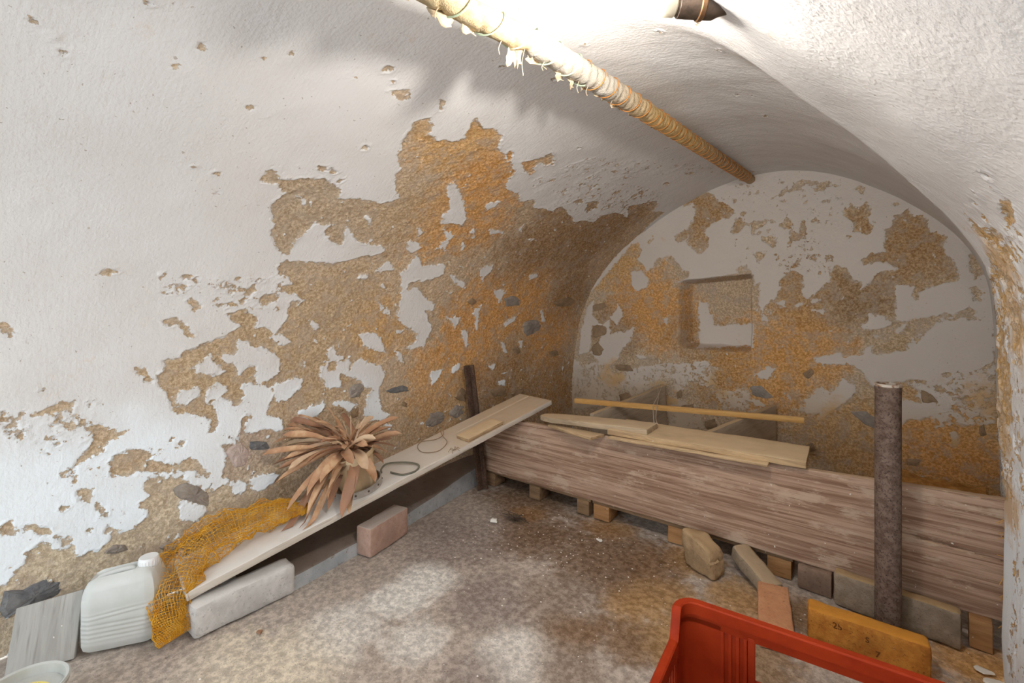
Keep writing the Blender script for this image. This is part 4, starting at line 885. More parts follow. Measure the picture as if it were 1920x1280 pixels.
# ---- flower pot of dead leaves
pc=onp(.655,-.118,0)
sa=thing('sieve_ring','pale riveted metal ring around the foot of the flower pot','ring',pc)
add('ring_band',*lathe([(.098,.001),(.101,.001),(.103,.030),(.100,.031),(.097,.030),(.095,.003)],48,pc,PFR),M['saucer'],sa)
add('ring_base',*lathe([(.0,.001),(.097,.001),(.097,.004),(.0,.004)],40,pc,PFR),M['saucer'],sa)
for q in range(12):
    t=2*math.pi*q/12; add('rivet',*lathe([(.0045,0),(.004,.002),(.0,.003)],8,pc+(np.array([math.cos(t)*.1025,math.sin(t)*.1025,.016])@PFR),frame((0,0,1),(np.array([math.cos(t),math.sin(t),0])@PFR))),M['socket'],sa)
pl=thing('potted_plant','dead houseplant with long dried brown leaves in a beige pot','plant',pc+PN*.004)
add('pot',*lathe([(.0,.006),(.071,.006),(.074,.012),(.088,.150),(.094,.152),(.094,.170),(.089,.170),(.084,.150),(.0,.148)],40,pc,PFR),M['pot'],pl)
add('soil',*lathe([(.0,.150),(.083,.149),(.06,.158),(.0,.162)],24,pc,PFR),M['soil'],pl)
TOP=pc+PN*.165
def leaf(base,tip,rise,width,curl,seed,n=10):
    base=np.array(base);tip=np.array(tip);rn=random.Random(seed)
    mid=(base+tip)/2+np.array([0,0,rise])+np.array([rn.uniform(-.02,.02),rn.uniform(-.02,.02),0])
    V=[];F=[]; ph=rn.uniform(0,6)
    for i in range(n+1):
        t=i/n;p=(1-t)**2*base+2*t*(1-t)*mid+t*t*tip; d=2*(1-t)*(mid-base)+2*t*(tip-mid);d/=np.linalg.norm(d)+1e-9
        s=np.cross(d,[0,0,1]);s/=np.linalg.norm(s)+1e-9;u=np.cross(s,d)
        ang=curl*t*2+.35*math.sin(ph+t*5); s2=s*math.cos(ang)+u*math.sin(ang);u2=np.cross(s2,d)
        w=width*(.25+1.9*t*(1-t)**.6 if t<1 else 0)*(1 if t<1 else 0)*.62
        V+= [p-s2*w+u2*w*.45,p-s2*w*.5+u2*w*.06,p,p+s2*w*.5+u2*w*.06,p+s2*w+u2*w*.45]
    for i in range(n):
        for k in range(4): F.append((i*5+k,i*5+k+1,i*5+5+k+1,i*5+5+k))
    V=np.array(V); wx=vault(np.clip(V[:,2],0,1.2),V[:,1])[0]+.035; V[:,0]=np.maximum(V[:,0],wx)
    rel=V-PA; al=rel@PU; ac=rel@PW; hh=rel@PN; k_=(al>0)&(al<1.8)&(ac<.004)&(ac>-.27); V[k_]+=np.outer(np.maximum(.004-hh[k_],0),PN)
    return V,F
def pix(px,py,d):
    a=(px-960)/880;b=(560-py)/880;c,s=math.cos(YAW),math.sin(YAW); return np.array([(c*a-s)*d,(s*a+c)*d,b*d+CAM_H])
LEAF_TIPS=[#(tip in metres below, rise, width)
]
tips=[(497,850,1.98,.07,.030),(500,826,2.02,.07,.028),(522,800,2.06,.08,.028),(528,782,2.08,.07,.032),(543,776,2.10,.09,.030),(515,906,1.90,.09,.034),(532,860,1.94,.05,.030),(550,838,2.04,.08,.026),(580,785,2.10,.10,.026),(612,766,2.14,.10,.024),(588,792,2.02,.09,.03),(640,775,2.2,.09,.02),(700,780,2.18,.05,.026),(748,782,2.14,.05,.034),(754,812,2.06,.05,.030),(742,838,2.10,.06,.026),(728,850,2.06,.06,.03),(715,790,2.2,.05,.024),(738,800,2.1,.03,.028),(530,1012,1.80,.13,.030),(562,1002,1.80,.12,.024),(536,960,1.82,.10,.03),(602,958,1.83,.09,.034),(640,972,1.83,.08,.040),(655,965,1.84,.07,.034),(600,905,1.84,.07,.040),(704,905,1.93,.07,.044),(690,880,1.90,.05,.040),(662,870,1.88,.05,.034),(575,930,1.84,.09,.034),(548,945,1.86,.1,.028),(510,872,1.96,.06,.03),(540,880,1.9,.06,.028),(560,815,2.06,.08,.028),(625,800,1.98,.08,.026),(600,830,1.93,.07,.03),(680,800,2.0,.07,.03),(705,822,1.96,.06,.034),(646,842,1.9,.05,.032),(575,868,1.88,.07,.036),(620,900,1.86,.07,.036),(690,835,1.93,.05,.03),(560,850,1.98,.07,.03),(720,870,2.05,.07,.03),(575,965,1.82,.1,.024),(615,935,1.84,.08,.03),(530,815,2.0,.09,.03),(508,838,2.04,.08,.026)]
rl=random.Random(3)
for q in range(12):
    a,b,d,ri,w=tips[q*2]; tips.append((a+rl.uniform(-22,22),b+rl.uniform(-20,20),d+rl.uniform(-.05,.05),ri*.8,w*.8))
for q,(a,b,d,ri,w) in enumerate(tips):
    tp=pix(a,b,d); bs=TOP+PU*rl.uniform(-.035,.035)+PW*rl.uniform(-.035,.035)+PN*rl.uniform(0,.03)
    add('leaf',*leaf(bs,tp,ri*.62,w*1.04,rl.uniform(-.5,.5),q),M['leaf_pale'] if q%5==2 else M['leaf_dark'] if q%4==3 else M['leaf'],pl)
for q in range(10):
    a=rl.uniform(0,6.28); tp=TOP+PU*math.cos(a)*rl.uniform(.05,.11)+PW*math.sin(a)*rl.uniform(.05,.1)+PN*rl.uniform(.06,.16)
    add('stalk',*tube([TOP,TOP*.4+tp*.6+np.array([0,0,.02]),tp],[.004,.003,.0015],5),M['leaf_pale'],pl)

# ---- stone block, bricks and rubble
def brick(name,a,b,depth,h,mat,label,cat,side=1,r=.008,n=(12,4,5),noise=.004,seed=0,freq=14,z=0,group=None,warp=None):
    """front bottom edge a->b on the floor, body lies to the left of travel (side=1)"""
    a=np.array([*a,z],float);b=np.array([*b,z],float);fr=frame(b-a);L=np.linalg.norm(b-a)
    return oriented(name,(a+b)/2+fr[1]*side*depth/2+fr[2]*(h/2),(L,depth,h),fr,mat,label=label,cat=cat,group=group,r=r,n=n,noise=noise,seed=seed,freq=freq,warp=warp)
brick('stone_block',(-1.722,.570),(-1.712,.905),.09,.108,M['stone_block'],'pale rounded stone block carrying the low end of the sloping plank','stone',r=.016,noise=.005,n=(16,6,7))
brick('brick',(-1.685,1.212),(-1.728,1.450),.082,.122,M['red_brick'],'old red brick on edge below the middle of the sloping plank','brick',r=.006,noise=.003,n=(14,5,7))
brick('brick',(-.168,1.788),(.135,1.798),.066,.100,M['orange_brick'],'orange stained brick on edge with stamped numbers, in front of the rusty pipe','brick',r=.010,noise=.004,n=(24,6,9),seed=3)
brick('brick',(-.285,1.655),(-.335,1.925),.098,.064,M['pink_brick'],'pale red brick lying flat on the floor behind the red crate','brick',side=-1,r=.006,noise=.003,n=(14,6,4),seed=5)
brick('brick',(-.226,2.085),(-.118,2.075),.10,.088,M['dark_brick'],'grimy brick under the brown board left of the grey concrete block','brick',r=.006,noise=.003,seed=7,n=(8,6,6))
brick('concrete_block',(-.112,2.045),(.222,2.010),.050,.118,M['grey_block'],'grey concrete block on edge behind the rusty pipe','block',r=.012,noise=.003,seed=8,n=(24,5,9))
brick('rubble_stone',(-.150,1.335),(-.02,1.375),.14,.07,M['rubble'],'rough rubble lump on the floor seen through the crate handle','stone',r=.03,noise=.016,freq=16,seed=21,n=(10,10,6))
brick('rubble_stone',(-.627,1.975),(-.495,1.915),.085,.135,M['rubble'],'broken lump of brick standing on the floor before the brown board','stone',r=.014,noise=.014,freq=13,seed=11,n=(14,9,14),warp=lambda P:np.column_stack([P[:,0]+.012*(P[:,2]>0)*-1,P[:,1],P[:,2]-np.where(P[:,2]>.02,.55*np.clip(P[:,0]-.005,0,1),0)]))
lay('rubble_stone',(-.455,2.055,.105),(-.305,1.905,.060),.075,.06,M['rubble_grey'],side=1,label='long broken grey stone tilted on the floor beside the standing brick lump',cat='stone',n=(14,7,6),r=.012,noise=.007,freq=14,seed=14)
brick('timber_block',(.243,2.060),(.296,2.055),.09,.090,M['pallet_orange'],'small timber stub under the right end of the brown board','block',r=.003,noise=.001,n=(4,4,4))
brick('brick',(.11,1.60),(.285,1.665),.13,.045,M['pink_brick'],'flat brick half sunk in ochre dust by the white pier','brick',r=.012,noise=.006,n=(12,8,3),seed=17)
# numbers pressed into the orange brick
def text(name,body,size,mat,parent,place,depth=.001,bend=None):
    cu=bpy.data.curves.new(name,'FONT');cu.body=body;cu.size=size;cu.extrude=depth;cu.offset=.0006;cu.align_x='CENTER';cu.resolution_u=3
    o=bpy.data.objects.new(name,cu);COL.objects.link(o);dg=bpy.context.evaluated_depsgraph_get();me=bpy.data.meshes.new_from_object(o.evaluated_get(dg));bpy.data.objects.remove(o)
    v=np.array([x.co[:] for x in me.vertices]);f=[tuple(p.vertices) for p in me.polygons]
    return add(name,np.array([place(*q) for q in v]),f,mat,parent=parent,smooth=False)
ob=[o for o in bpy.data.objects if o.name.startswith('brick') and 'stamped' in o.get('label','')][0]
bpy.context.view_layer.update()
def on_brick(x0,z0):
    def f(x,y,z): p=np.array([x0+x,-.0335-z*.6,z0+y]); return p
    return f
M['stamp']=plain('stamped hollow',C(110,68,34),.9,.1)
for body,x0,z0,sz in (('25',-.070,.014,.026),('S',.005,.004,.022),('7',.030,-.030,.024)):
    cu_name='stamped_mark'; WL[ob.name]=np.zeros(3); text(cu_name,body,sz,M['stamp'],ob,on_brick(x0,z0),.0012)

# ---- rusty posts
rp=thing('rusty_pipe','upright rusty steel pipe standing before the right end of the brown board','pipe',(.041,1.966,0))
v,f=lathe([(.0355,0),(.0352,.25),(.0352,.55),(.0350,.795),(.0362,.805),(.0362,.822),(.0318,.822),(.0312,.60),(.0312,.0)],40,(.041,1.966,0),close=True)
add('pipe_tube',v,f,M['rust_pipe'],rp)
k=NT('bare metal rim',.4,.5); M['rim']=k.out(k.mix(k.step(k.noise(60,detail=3),.45,.6),C(190,178,164),C(140,104,80)))
add('pipe_rim',*lathe([(.0366,.815),(.0368,.8235),(.0315,.8235),(.0312,.815)],40,(.041,1.966,0),close=True),M['rim'],rp)
ib=thing('iron_bar','dark rusty iron bar leaning against the left wall at the end of the brown board','bar',(-1.805,2.055,0))
def angle_bar(a,b,w,th):
    a=np.array(a);b=np.array(b);fr=frame(b-a,(0,1,0)); # row0 along, row1 side, row2 up(y)
    return join(rbox((a+b)/2,(np.linalg.norm(b-a),w,th),.002,(20,2,1),fr,.0012,10,1),rbox((a+b)/2+fr[1]*(w/2-th/2)*0+fr[2]*(-.022),(np.linalg.norm(b-a)*.999,th,.045),.002,(20,1,2),fr,.0012,10,2))
v,f=angle_bar((-1.790,2.06,0.0),(-1.905,2.065,.705),.068,.012); add('bar_flange',v,f,M['rust_bar'],ib)

# ---- lagged pipe under the vault
PT=[np.array(p) for p in ((-.83,-.5,1.72),(-.735,.72,1.752),(-.716,1.06,1.784),(-.68,1.6,1.80),(-.65,2.2,1.815),(-.622,2.75,1.828),(-.597,3.21,1.838))]
path=np.array(_sp3(np.array(PT),40)); pathL=np.concatenate([[0],np.cumsum(np.linalg.norm(np.diff(path,axis=0),axis=1))])
lp=thing('lagged_pipe','old pipe wrapped in ragged cloth and string running along under the vault','pipe',(-.66,1.8,1.80))
def lag():
    s=np.linspace(0,pathL[-1],520); P=np.stack([np.interp(s,pathL,path[:,i]) for i in range(3)],1)
    T=np.gradient(P,axis=0);T/=np.linalg.norm(T,axis=1)[:,None]; n=22;V=[];colr=[]
    A=np.cross(T,[0,0,1]);A/=np.linalg.norm(A,axis=1)[:,None];B=np.cross(A,T)
    base=np.interp(P[:,1],[-.5,.7,.95,1.0,1.03,1.5,2.1,3.2],[.029,.029,.030,.026,.034,.034,.030,.027])
    c1,c2,c3,c4=[np.array(lin(c)) for c in ((188,170,136),(190,182,170),(216,184,130),(190,160,128))]
    for i in range(len(s)):
        y=P[i,1]; 
        cc=c1 if y<1.0 else c2 if y<1.55 else c3 if y<2.3 else c4
        if y>1.0: 
            t=np.clip((y-1.4)/.35,0,1); cc=c2*(1-t)+c3*t
            t=np.clip((y-2.1)/.5,0,1); cc=cc*(1-t)+c4*t
        for k in range(n):
            th=2*math.pi*k/n; turn=(s[i]/np.interp(y,[0,1,1.5,2,3],[.16,.14,.085,.055,.05])+th/(2*math.pi))%1
            r=base[i]*(1+.10*(turn-.5))-.0035*math.exp(-((turn-.02)/.07)**2)
            V.append((i,k,r,th,turn)); colr.append(cc*(1-.28*math.exp(-((turn-.02)/.09)**2)))
    W=np.array(V);nz_=fbm(W[:,0]*.12,W[:,3]*1.2,3.,3);r=W[:,2]+.0035*nz_+.002*fbm(W[:,0]*.5,np.cos(W[:,3])*2,np.sin(W[:,3])*2,2)
    ii=W[:,0].astype(int); sag=np.where(np.sin(W[:,3])<-.3,np.clip(fbm(P[ii,1]*9,2.,2.,2),0,1)*.012,0)
    Q=P[ii]+(r*np.cos(W[:,3]))[:,None]*A[ii]+((r+sag)*np.sin(W[:,3]))[:,None]*B[ii]
    F=np.array([(i*n+k,i*n+(k+1)%n,(i+1)*n+(k+1)%n,(i+1)*n+k) for i in range(len(s)-1) for k in range(n)])
    o=add('cloth_wrap',Q,F,M['cloth'],lp); a=o.data.attributes.new('mort','FLOAT_COLOR','POINT'); a.data.foreach_set('color',np.concatenate([np.array(colr),np.ones((len(colr),1))],1).astype(np.float32).ravel())
    def at(y): 
        i=int(np.argmin(np.abs(P[:,1]-y))); return P[i],T[i],A[i],B[i],base[i]
    return at
pat=lag()
def helix(y0,y1,turns,mat,rad,name,ph=0):
    pts=[]
    for t in np.linspace(0,1,int(turns*22)):
        p,T,A,B,b=pat(y0+(y1-y0)*t); th=ph+2*math.pi*turns*t; j=y0+(y1-y0)*t-p[1]
        pts.append(p+T*j+(b+.0035)*(math.cos(th)*A+math.sin(th)*B))
    add(name,*tube(pts,rad,5),mat,lp)
helix(.55,.98,4,M['string_green'],.0022,'string'); helix(1.03,1.28,2.6,M['string_green'],.0022,'string',1); helix(1.26,1.75,6,M['string_orange'],.0016,'string'); helix(1.75,2.6,14,M['string_orange'],.0016,'string',2); helix(2.6,3.1,9,M['string_orange'],.0018,'string',1)
def rag(y,w,h,seed,mat=None,side=-.55,twist=0):
    p,T,A,B,b=pat(y); rn=random.Random(seed);V=[];F=[];n=7;c=5
    for i in range(n+1):
        t=i/n; ww=w*(1-.12*t)+rn.uniform(-.006,.006)
        for k in range(c):
            u=k/(c-1)-.5
            hh=h*t*(1+.18*math.sin(seed+k*2.1)) ; V.append(p+T*(u*ww+twist*t)+A*(side*b+.006*math.sin(t*5+k+seed))-np.array([0,0,1])*(b*.6+hh))
    for i in range(n):
        for k in range(c-1): F.append((i*c+k,i*c+k+1,(i+1)*c+k+1,(i+1)*c+k))
    o=add('rag',V,F,mat or M['rag'],lp); m_=o.modifiers.new('thick','SOLIDIFY'); m_.thickness=.002
rn=random.Random(5)
for y,w,h in ((.60,.08,.020),(.72,.07,.03),(.80,.05,.022),(.955,.035,.055),(.985,.03,.05),(1.06,.09,.020),(1.17,.05,.028),(1.235,.035,.032),(1.29,.03,.02),(1.40,.06,.016),(1.50,.05,.018),(1.62,.05,.013),(1.8,.05,.012),(2.0,.06,.010)): rag(y,w,h,int(y*100))
for y,h in ((.99,.075),(1.25,.04),(.70,.03),(1.30,.035),(.9,.04),(1.08,.03),(1.45,.03)):
    p,T,A,B,b=pat(y); q=p-np.array([0,0,b]); add('thread',*tube(_sp3(np.array([q,q-np.array([.004,.006,h*.5]),q-np.array([-.004,.012,h])]),6),.0011,4),M['rag'],lp)
p,T,A,B,b=pat(2.93); add('knot',*join(*[tube([p+B*b,p+B*(b+.02)+T*.01*j,p+B*(b+.03+.008*j)+A*.02*j],.0025,5) for j in (-1,0,1)]),M['string_orange'],lp)

# ---- ceiling lamp: bare spiral bulb lying level in an old socket
cl=thing('ceiling_lamp','bare glowing spiral bulb in a dusty socket under the vault','lamp',(-.20,.95,1.80))
LB=np.array([-.372,.900,1.692]); LD=np.array([.80,.58,-.02]); LD/=np.linalg.norm(LD); LF=frame(LD,(0,0,1))
hx=[]
for t in np.linspace(0,1,80): th=2*math.pi*3.0*t; hx.append(LB+LD*(-.026+.056*t)+.0175*(math.cos(th)*LF[1]+math.sin(th)*LF[2]))
add('spiral_bulb',*tube(hx,.0085,8),M['lamp'],cl)
ax=np.array([LF[1],LF[2],LF[0]])
add('bulb_base',*lathe([(.0,.036),(.022,.036),(.025,.044),(.025,.072),(.019,.078),(.0,.078)],24,LB,ax),M['cream'],cl)
so=add('socket',*lathe([(.0,.074),(.020,.074),(.027,.080),(.0295,.118),(.030,.150),(.024,.162),(.020,.178),(.012,.19),(.0,.192)],28,LB,ax),M['socket'],cl)
add('socket_collar',*lathe([(.0302,.118),(.0325,.120),(.0325,.128),(.0302,.130)],28,LB,ax,close=True),M['brass'],so)
pc2=np.array([-.165,.985,1.80]); 
add('ceiling_rose',*lathe([(.0,-.030),(.030,-.030),(.045,-.022),(.050,-.006),(.050,.045),(.0,.045)],32,pc2),M['cream'],cl)
add('lamp_cord',*tube(_sp3(np.array([LB+LD*.185,LB+LD*.215+np.array([0,0,-.006]),LB+LD*.235+np.array([0,0,.012]),pc2+np.array([0,0,-.02])]),8),.0055,8),M['cream'],cl)

# ---- milky canister
jd=np.array([.105,.165,0]);jd/=np.linalg.norm(jd);jf=np.array([jd,[-jd[1],jd[0],0],[0,0,1]])
jc=np.array([-1.856,.425,0])+jf[1]*.066-jf[0]*.018
jc_=thing('canister','milky white plastic canister with a white screw cap on the floor','canister',jc)
def warp_can(P):
    P=P.copy();z=P[:,2]+.11; tap=1-.10*sstep(.15,.22,z); P[:,0]*=tap; P[:,1]*=1-.16*sstep(.14,.22,z)
    ridge=.0012*np.sin(z*2*math.pi/.0135)*sstep(.035,.05,z)*sstep(.135,.115,z); L=np.hypot(P[:,0],P[:,1])+1e-6
    P[:,0]+=P[:,0]/L*ridge*.6;P[:,1]+=P[:,1]/L*ridge
    ch=sstep(.030,.018,np.abs(P[:,1]))*sstep(.034,.030,P[:,0])*sstep(-.078,-.072,P[:,0])*(z>.19); P[:,2]-=.022*ch
    P[:,2]+=.012*sstep(-.09,.08,P[:,0])*(z>.1)
    return P
oriented('can_body',jc+np.array([0,0,.112]),(.205,.128,.222),jf,M['can'],parent=jc_,r=.030,n=(40,28,60),noise=.0012,freq=9,warp=warp_can)
cp=jc+jf[0]*.062+np.array([0,0,.222])
capo=add('screw_cap',*lathe([(.0,0),(.026,0),(.0275,.003),(.0275,.028),(.025,.032),(.0,.032)],40,cp),M['cap'],jc_)
for q in range(20):
    t=2*math.pi*q/20; pp=cp+np.array([math.cos(t)*.0277,math.sin(t)*.0277,.015]); add('grip_rib',*rbox(pp,(.002,.003,.018),.0008,(1,1,1),frame((math.cos(t),math.sin(t),0))),M['cap'],capo)
hp=[jc+jf[0]*a+np.array([0,0,z]) for a,z in ((-.074,.196),(-.062,.210),(-.03,.219),(.008,.224),(.022,.220),(.027,.204))]
add('handle',*tube(_sp3(np.array(hp),6),.0095,10),M['can'],jc_)

# ---- board leaning behind it, small bucket
lbu=np.array([.42,.88,0.]);lbu/=np.linalg.norm(lbu)
a=np.array([-2.03,.195,0]);nrm=np.cross(lbu,[0,0,1]) ; tilt=np.array([-.42,.20,1.0]);tilt/=np.linalg.norm(tilt)
LBF=np.array([tilt,-lbu,np.cross(tilt,-lbu)])
oriented('leaning_board',np.array([-2.000,.272,.083]),(.180,.155,.022),LBF,M['grey_board'] if 'grey_board' in M else wood('grey board end',C(156,152,146),C(176,172,166),grain=(2,26,26)),label='short grey board leaning on the wall left of the white canister',cat='board',n=(16,14,2),warp=lambda P:np.column_stack([P[:,0]+.08*P[:,1]*(P[:,0]>0)*-1,P[:,1],P[:,2]]))
bc=np.array([-1.690,.186,0])
bk=thing('bucket','small pale tub with a yellow labelled lid in the lower left corner','bucket',bc)
add('tub',*lathe([(.0,.003),(.070,.0),(.074,.004),(.083,.112),(.088,.114),(.090,.124),(.086,.128),(.080,.125),(.078,.102),(.070,.010),(.0,.008)],56,bc),M['bucket'],bk)
add('lid',*lathe([(.0,.099),(.0775,.099),(.0775,.102),(.0,.102)],48,bc),M['bucket'],bk)
RX=np.array([.793,.609,0]);UX=np.array([-.609,.793,0])
lc=bc+np.array([0,0,.1022])-UX*.010
a_=np.linspace(0,2*math.pi,41)[:-1]
lv=[lc+RX*.063*math.cos(q)+UX*.058*math.sin(q)+np.array([0,0,z]) for z in (0,.0007) for q in a_]
lb_=add('label',lv,[tuple(range(40,80)),tuple(range(40))[::-1]]+[(i,(i+1)%40,40+(i+1)%40,40+i) for i in range(40)],M['label'],bk)
text('lettering','Euchrom',.030,M['ink'],lb_,lambda x,y,z:lc+RX*x*.98+UX*(y*1.25+.004)+np.array([0,0,.0008+abs(z)]),.0003)
for q in range(26):
    q_=math.pi*(.24+.52*q/25); cpt=lc+RX*.054*math.cos(q_)+UX*.050*math.sin(q_)+np.array([0,0,.0010])
    v,f=rbox((0,0,0),(.0022+.0016*(q%3==0),.0042,.0004),.0001,(1,1,1),frame(RX*math.sin(q_)-UX*math.cos(q_))); add('small_print',v+cpt,f,M['ink'],lb_)

# ---- orange net bag
def net():
    sp=np.array([onp(.44,-.10,.03),onp(.33,-.15,.05),onp(.19,-.185,.055),onp(.05,-.16,.05),np.array([-1.825,.545,.13]),np.array([-1.775,.525,.07]),np.array([-1.745,.53,.03])])
    P=np.array(_sp3(sp,12)); m=len(P); rx=np.interp(np.linspace(0,1,m),[0,.12,.35,.55,.75,.9,1],[.02,.085,.115,.09,.06,.05,.035]); rz=np.interp(np.linspace(0,1,m),[0,.12,.35,.55,.75,.9,1],[.01,.034,.052,.05,.040,.036,.018])
    T=np.gradient(P,axis=0);T/=np.linalg.norm(T,axis=1)[:,None]
    out=[]
    for lay_,(sc,n,ns,thk) in enumerate(((1.0,46,62,.0019),(.74,34,44,.0019))):
        V=[];s=np.linspace(0,m-1.001,ns)
        for i,q in enumerate(s):
            j=int(q);t=q-j;p=P[j]*(1-t)+P[j+1]*t;tt=T[j];a=np.cross(tt,[0,0,1]);a/=np.linalg.norm(a);b=np.cross(a,tt);w=rx[j]*(1-t)+rx[j+1]*t;h=rz[j]*(1-t)+rz[j+1]*t
            for k in range(n):
                th=2*math.pi*k/n; V.append((*p,*a,*b,w*math.cos(th)*sc,h*math.sin(th)*sc))
        V=np.array(V);p=V[:,:3]; q0=p+V[:,3:6]*V[:,9:10]+V[:,6:9]*V[:,10:11]
        fold=fbm(q0[:,0]*18+lay_*3,q0[:,1]*18,q0[:,2]*18,3); sc2=1+.6*fold
        Q=p+V[:,3:6]*(V[:,9]*sc2)[:,None]+V[:,6:9]*(V[:,10]*(1+.9*fold))[:,None]
        jit=.004; Q[:,0]+=jit*fbm(q0[:,0]*60,q0[:,1]*60,q0[:,2]*60+lay_,2);Q[:,1]+=jit*fbm(q0[:,0]*60+9,q0[:,1]*60,q0[:,2]*60,2)
        Q[:,2]=np.maximum(Q[:,2],.004)
        rel=Q-PA; al=rel@PU; ac=rel@PW; hh=rel@PN; msk=(al>0)&(ac<0)&(ac>-.264)&(hh>-.08); Q[msk]+=np.outer(np.maximum(.003-hh[msk],0),PN)
        Q[:,0]=np.maximum(Q[:,0],-1.862-.085*(FAR-Q[:,1])+.03)
        F=[(i*n+k,i*n+(k+1)%n,(i+1)*n+(k+1)%n,(i+1)*n+k) for i in range(ns-1) for k in range(n)]
        out.append((Q,F,thk))
    nb=thing('net_bag','crumpled orange mesh net bag hanging over the low end of the plank','bag',out[0][0].mean(0))
    for q,(Q,F,thk) in enumerate(out):
        o=add('netting',Q,F,M['net'],nb); w=o.modifiers.new('mesh','WIREFRAME'); w.thickness=thk; w.use_replace=True; w.use_even_offset=False
net()

# ---- red crate
def crate():
    cx0,cy1=-.405,1.262; u=np.array([.995,.070,0]);u/=np.linalg.norm(u);v_=np.array([-u[1],u[0],0]);L,W=.60,.40; H1,H0=.315,.248
    K=np.array([cx0,cy1,0])            # far left corner; box runs +u (right) and -v (towards the camera)
    ct=thing('crate','open red plastic crate with handle hole and slotted sides in the right foreground','crate',K+u*L/2-v_*W/2)
    W3=lambda a,b,z: K+u*a-v_*b+np.array([0,0,z])
    fr=np.array([u,v_,[0,0,1]])
    R=.045; th=.012
    # corner path helper
    def ring(off,z):
        pts=[];l,w=L-2*off,W-2*off;r=R-off*.6
        for cx,cy,a0 in ((L-off-r,W-off-r,0),(off+r,W-off-r,90),(off+r,off+r,180),(L-off-r,off+r,270)):
            for k in range(7):
                t=math.radians(a0+90*k/6); pts.append((cx+r*math.cos(t),cy+r*math.sin(t)))
        return pts
    def H(a,b):
        """top height: long sides and corners high, short sides dip"""
        da=min(a,L-a); db=min(b,W-b)
        return H0+(H1-H0)*float(sstep(.085,.055,db))
    # rim: resampled dense loop with L section
    base=ring(0,0); dense=[]
    for p,q in zip(base,base[1:]+base[:1]):
        n=max(1,int(math.hypot(q[0]-p[0],q[1]-p[1])/.008))
        for i in range(n): dense.append((p[0]+(q[0]-p[0])*i/n,p[1]+(q[1]-p[1])*i/n))
    def inward(a,b,o):
        cx,cy=min(max(a,R),L-R),min(max(b,R),W-R); dx,dy=a-cx,b-cy; l=math.hypot(dx,dy)
        if l<1e-6: return a,b
        return a-dx/l*o,b-dy/l*o
    V=[];F=[];sec=((-.006,-.030),(-.006,-.003),(-.003,0),(.013,0),(.016,-.003),(.016,-.030))
    for a,b in dense:
        h=H(a,b)
        for o,dz in sec:
            q=inward(a,b,o);V.append(W3(q[0],q[1],h+dz))
    n=len(dense);c=len(sec)
    for i in range(n):
        for k in range(c): j=(i+1)%n; F.append((i*c+k,i*c+(k+1)%c,j*c+(k+1)%c,j*c+k))
    fix(add('rim',V,F,M['crate'],ct))
    # solid upper bands just under the rim and solid corners
    def band(z0f,z1f,a_list,name):
        V=[];F=[]
        for a,b in a_list:
            h=H(a,b)
            for o,z in ((.003,z0f(h)),(.003,z1f(h)),(.011,z1f(h)),(.011,z0f(h))):
                q=inward(a,b,o);V.append(W3(q[0],q[1],z))
        for i in range(len(a_list)-1):
            for k in range(4): F.append((i*4+k,i*4+(k+1)%4,i*4+4+(k+1)%4,i*4+4+k))
        F.append((0,1,2,3));F.append(tuple(len(V)-4+k for k in range(4)))
        fix(add(name,V,F,M['crate'],ct))
    loop=dense+[dense[0]]
    band(lambda h:h-.052,lambda h:h-.02,loop,'upper_band'); band(lambda h:.006,lambda h:.030,loop,'lower_band')
    # corners
    for (xa,ya) in ((0,0),(L,0),(0,W),(L,W)):
        sel=[p for p in dense if abs(p[0]-xa)<.105 and abs(p[1]-ya)<.075]
        sel.sort(key=lambda p:math.atan2(p[1]-(W/2),p[0]-(L/2)) if xa>0 else math.atan2(p[1]-(W/2),-(p[0]-(L/2))))
        band(lambda h:.02,lambda h:h-.04,sel,'corner_post')
    # slats: long far side b=0, near side b=W
    def slat(a,b,z0,z1,along,w=.0085):
        p=W3(a,b,(z0+z1)/2); d=(w,.008,z1-z0) if along=='u' else (.004,w,z1-z0)
        v,f=rbox(p,d,.0016,(1,1,1),fr); add('slat',v,f,M['crate'],ct)
    hs0,hs1=.175,.425
    for b in (.007,W-.007):
        a=.105
        while a<L-.10:
            hole=hs0<a<hs1
            z1=(.165 if hole else H1-.05)
            slat(a,b,.025,z1,'u'); a+=.0175
        for z0,z1,x0,x1 in ((.150,.168,hs0-.01,hs1+.01),(.085,.094,.09,L-.09)):
            v,f=rbox(W3((x0+x1)/2,b,(z0+z1)/2),(x1-x0,.012,z1-z0),.002,(6,1,1),fr); add('cross_bar',v,f,M['crate'],ct)
        for x in (hs0-.004,hs1+.004):
            v,f=rbox(W3(x,b,.21),(.016,.012,H1-.04-.15),.002,(1,1,1),fr); add('handle_post',v,f,M['crate'],ct)
        # solid webs between slats beside the handle hole
        for x0,x1 in ((.10,hs0),(hs1,L-.10)):
            v,f=rbox(W3((x0+x1)/2,b+(.002 if b>.1 else -.002),.20),(x1-x0,.004,H1-.04-.135),.001,(2,1,2),fr); add('web_panel',v,f,M['crate'],ct)
    for a in (.007,L-.007):
        b=.078
        while b<W-.07: slat(a,b,.025,H0-.045,'v',.009); b+=.0215
        v,f=rbox(W3(a,W/2,.10),(.012,W-.14,.010),.002,(1,6,1),fr); add('cross_bar',v,f,M['crate'],ct)
    # floor of the crate: lattice
    for i in range(14):
        v,f=rbox(W3(.03+.54*i/13,W/2,.009),(.012,W-.03,.008),.002,(1,4,1),fr); add('floor_bar',v,f,M['crate'],ct)
    for i in range(9):
        v,f=rbox(W3(L/2,.03+.34*i/8,.009),(L-.03,.012,.0075),.002,(4,1,1),fr); add('floor_bar',v,f,M['crate'],ct)
crate()

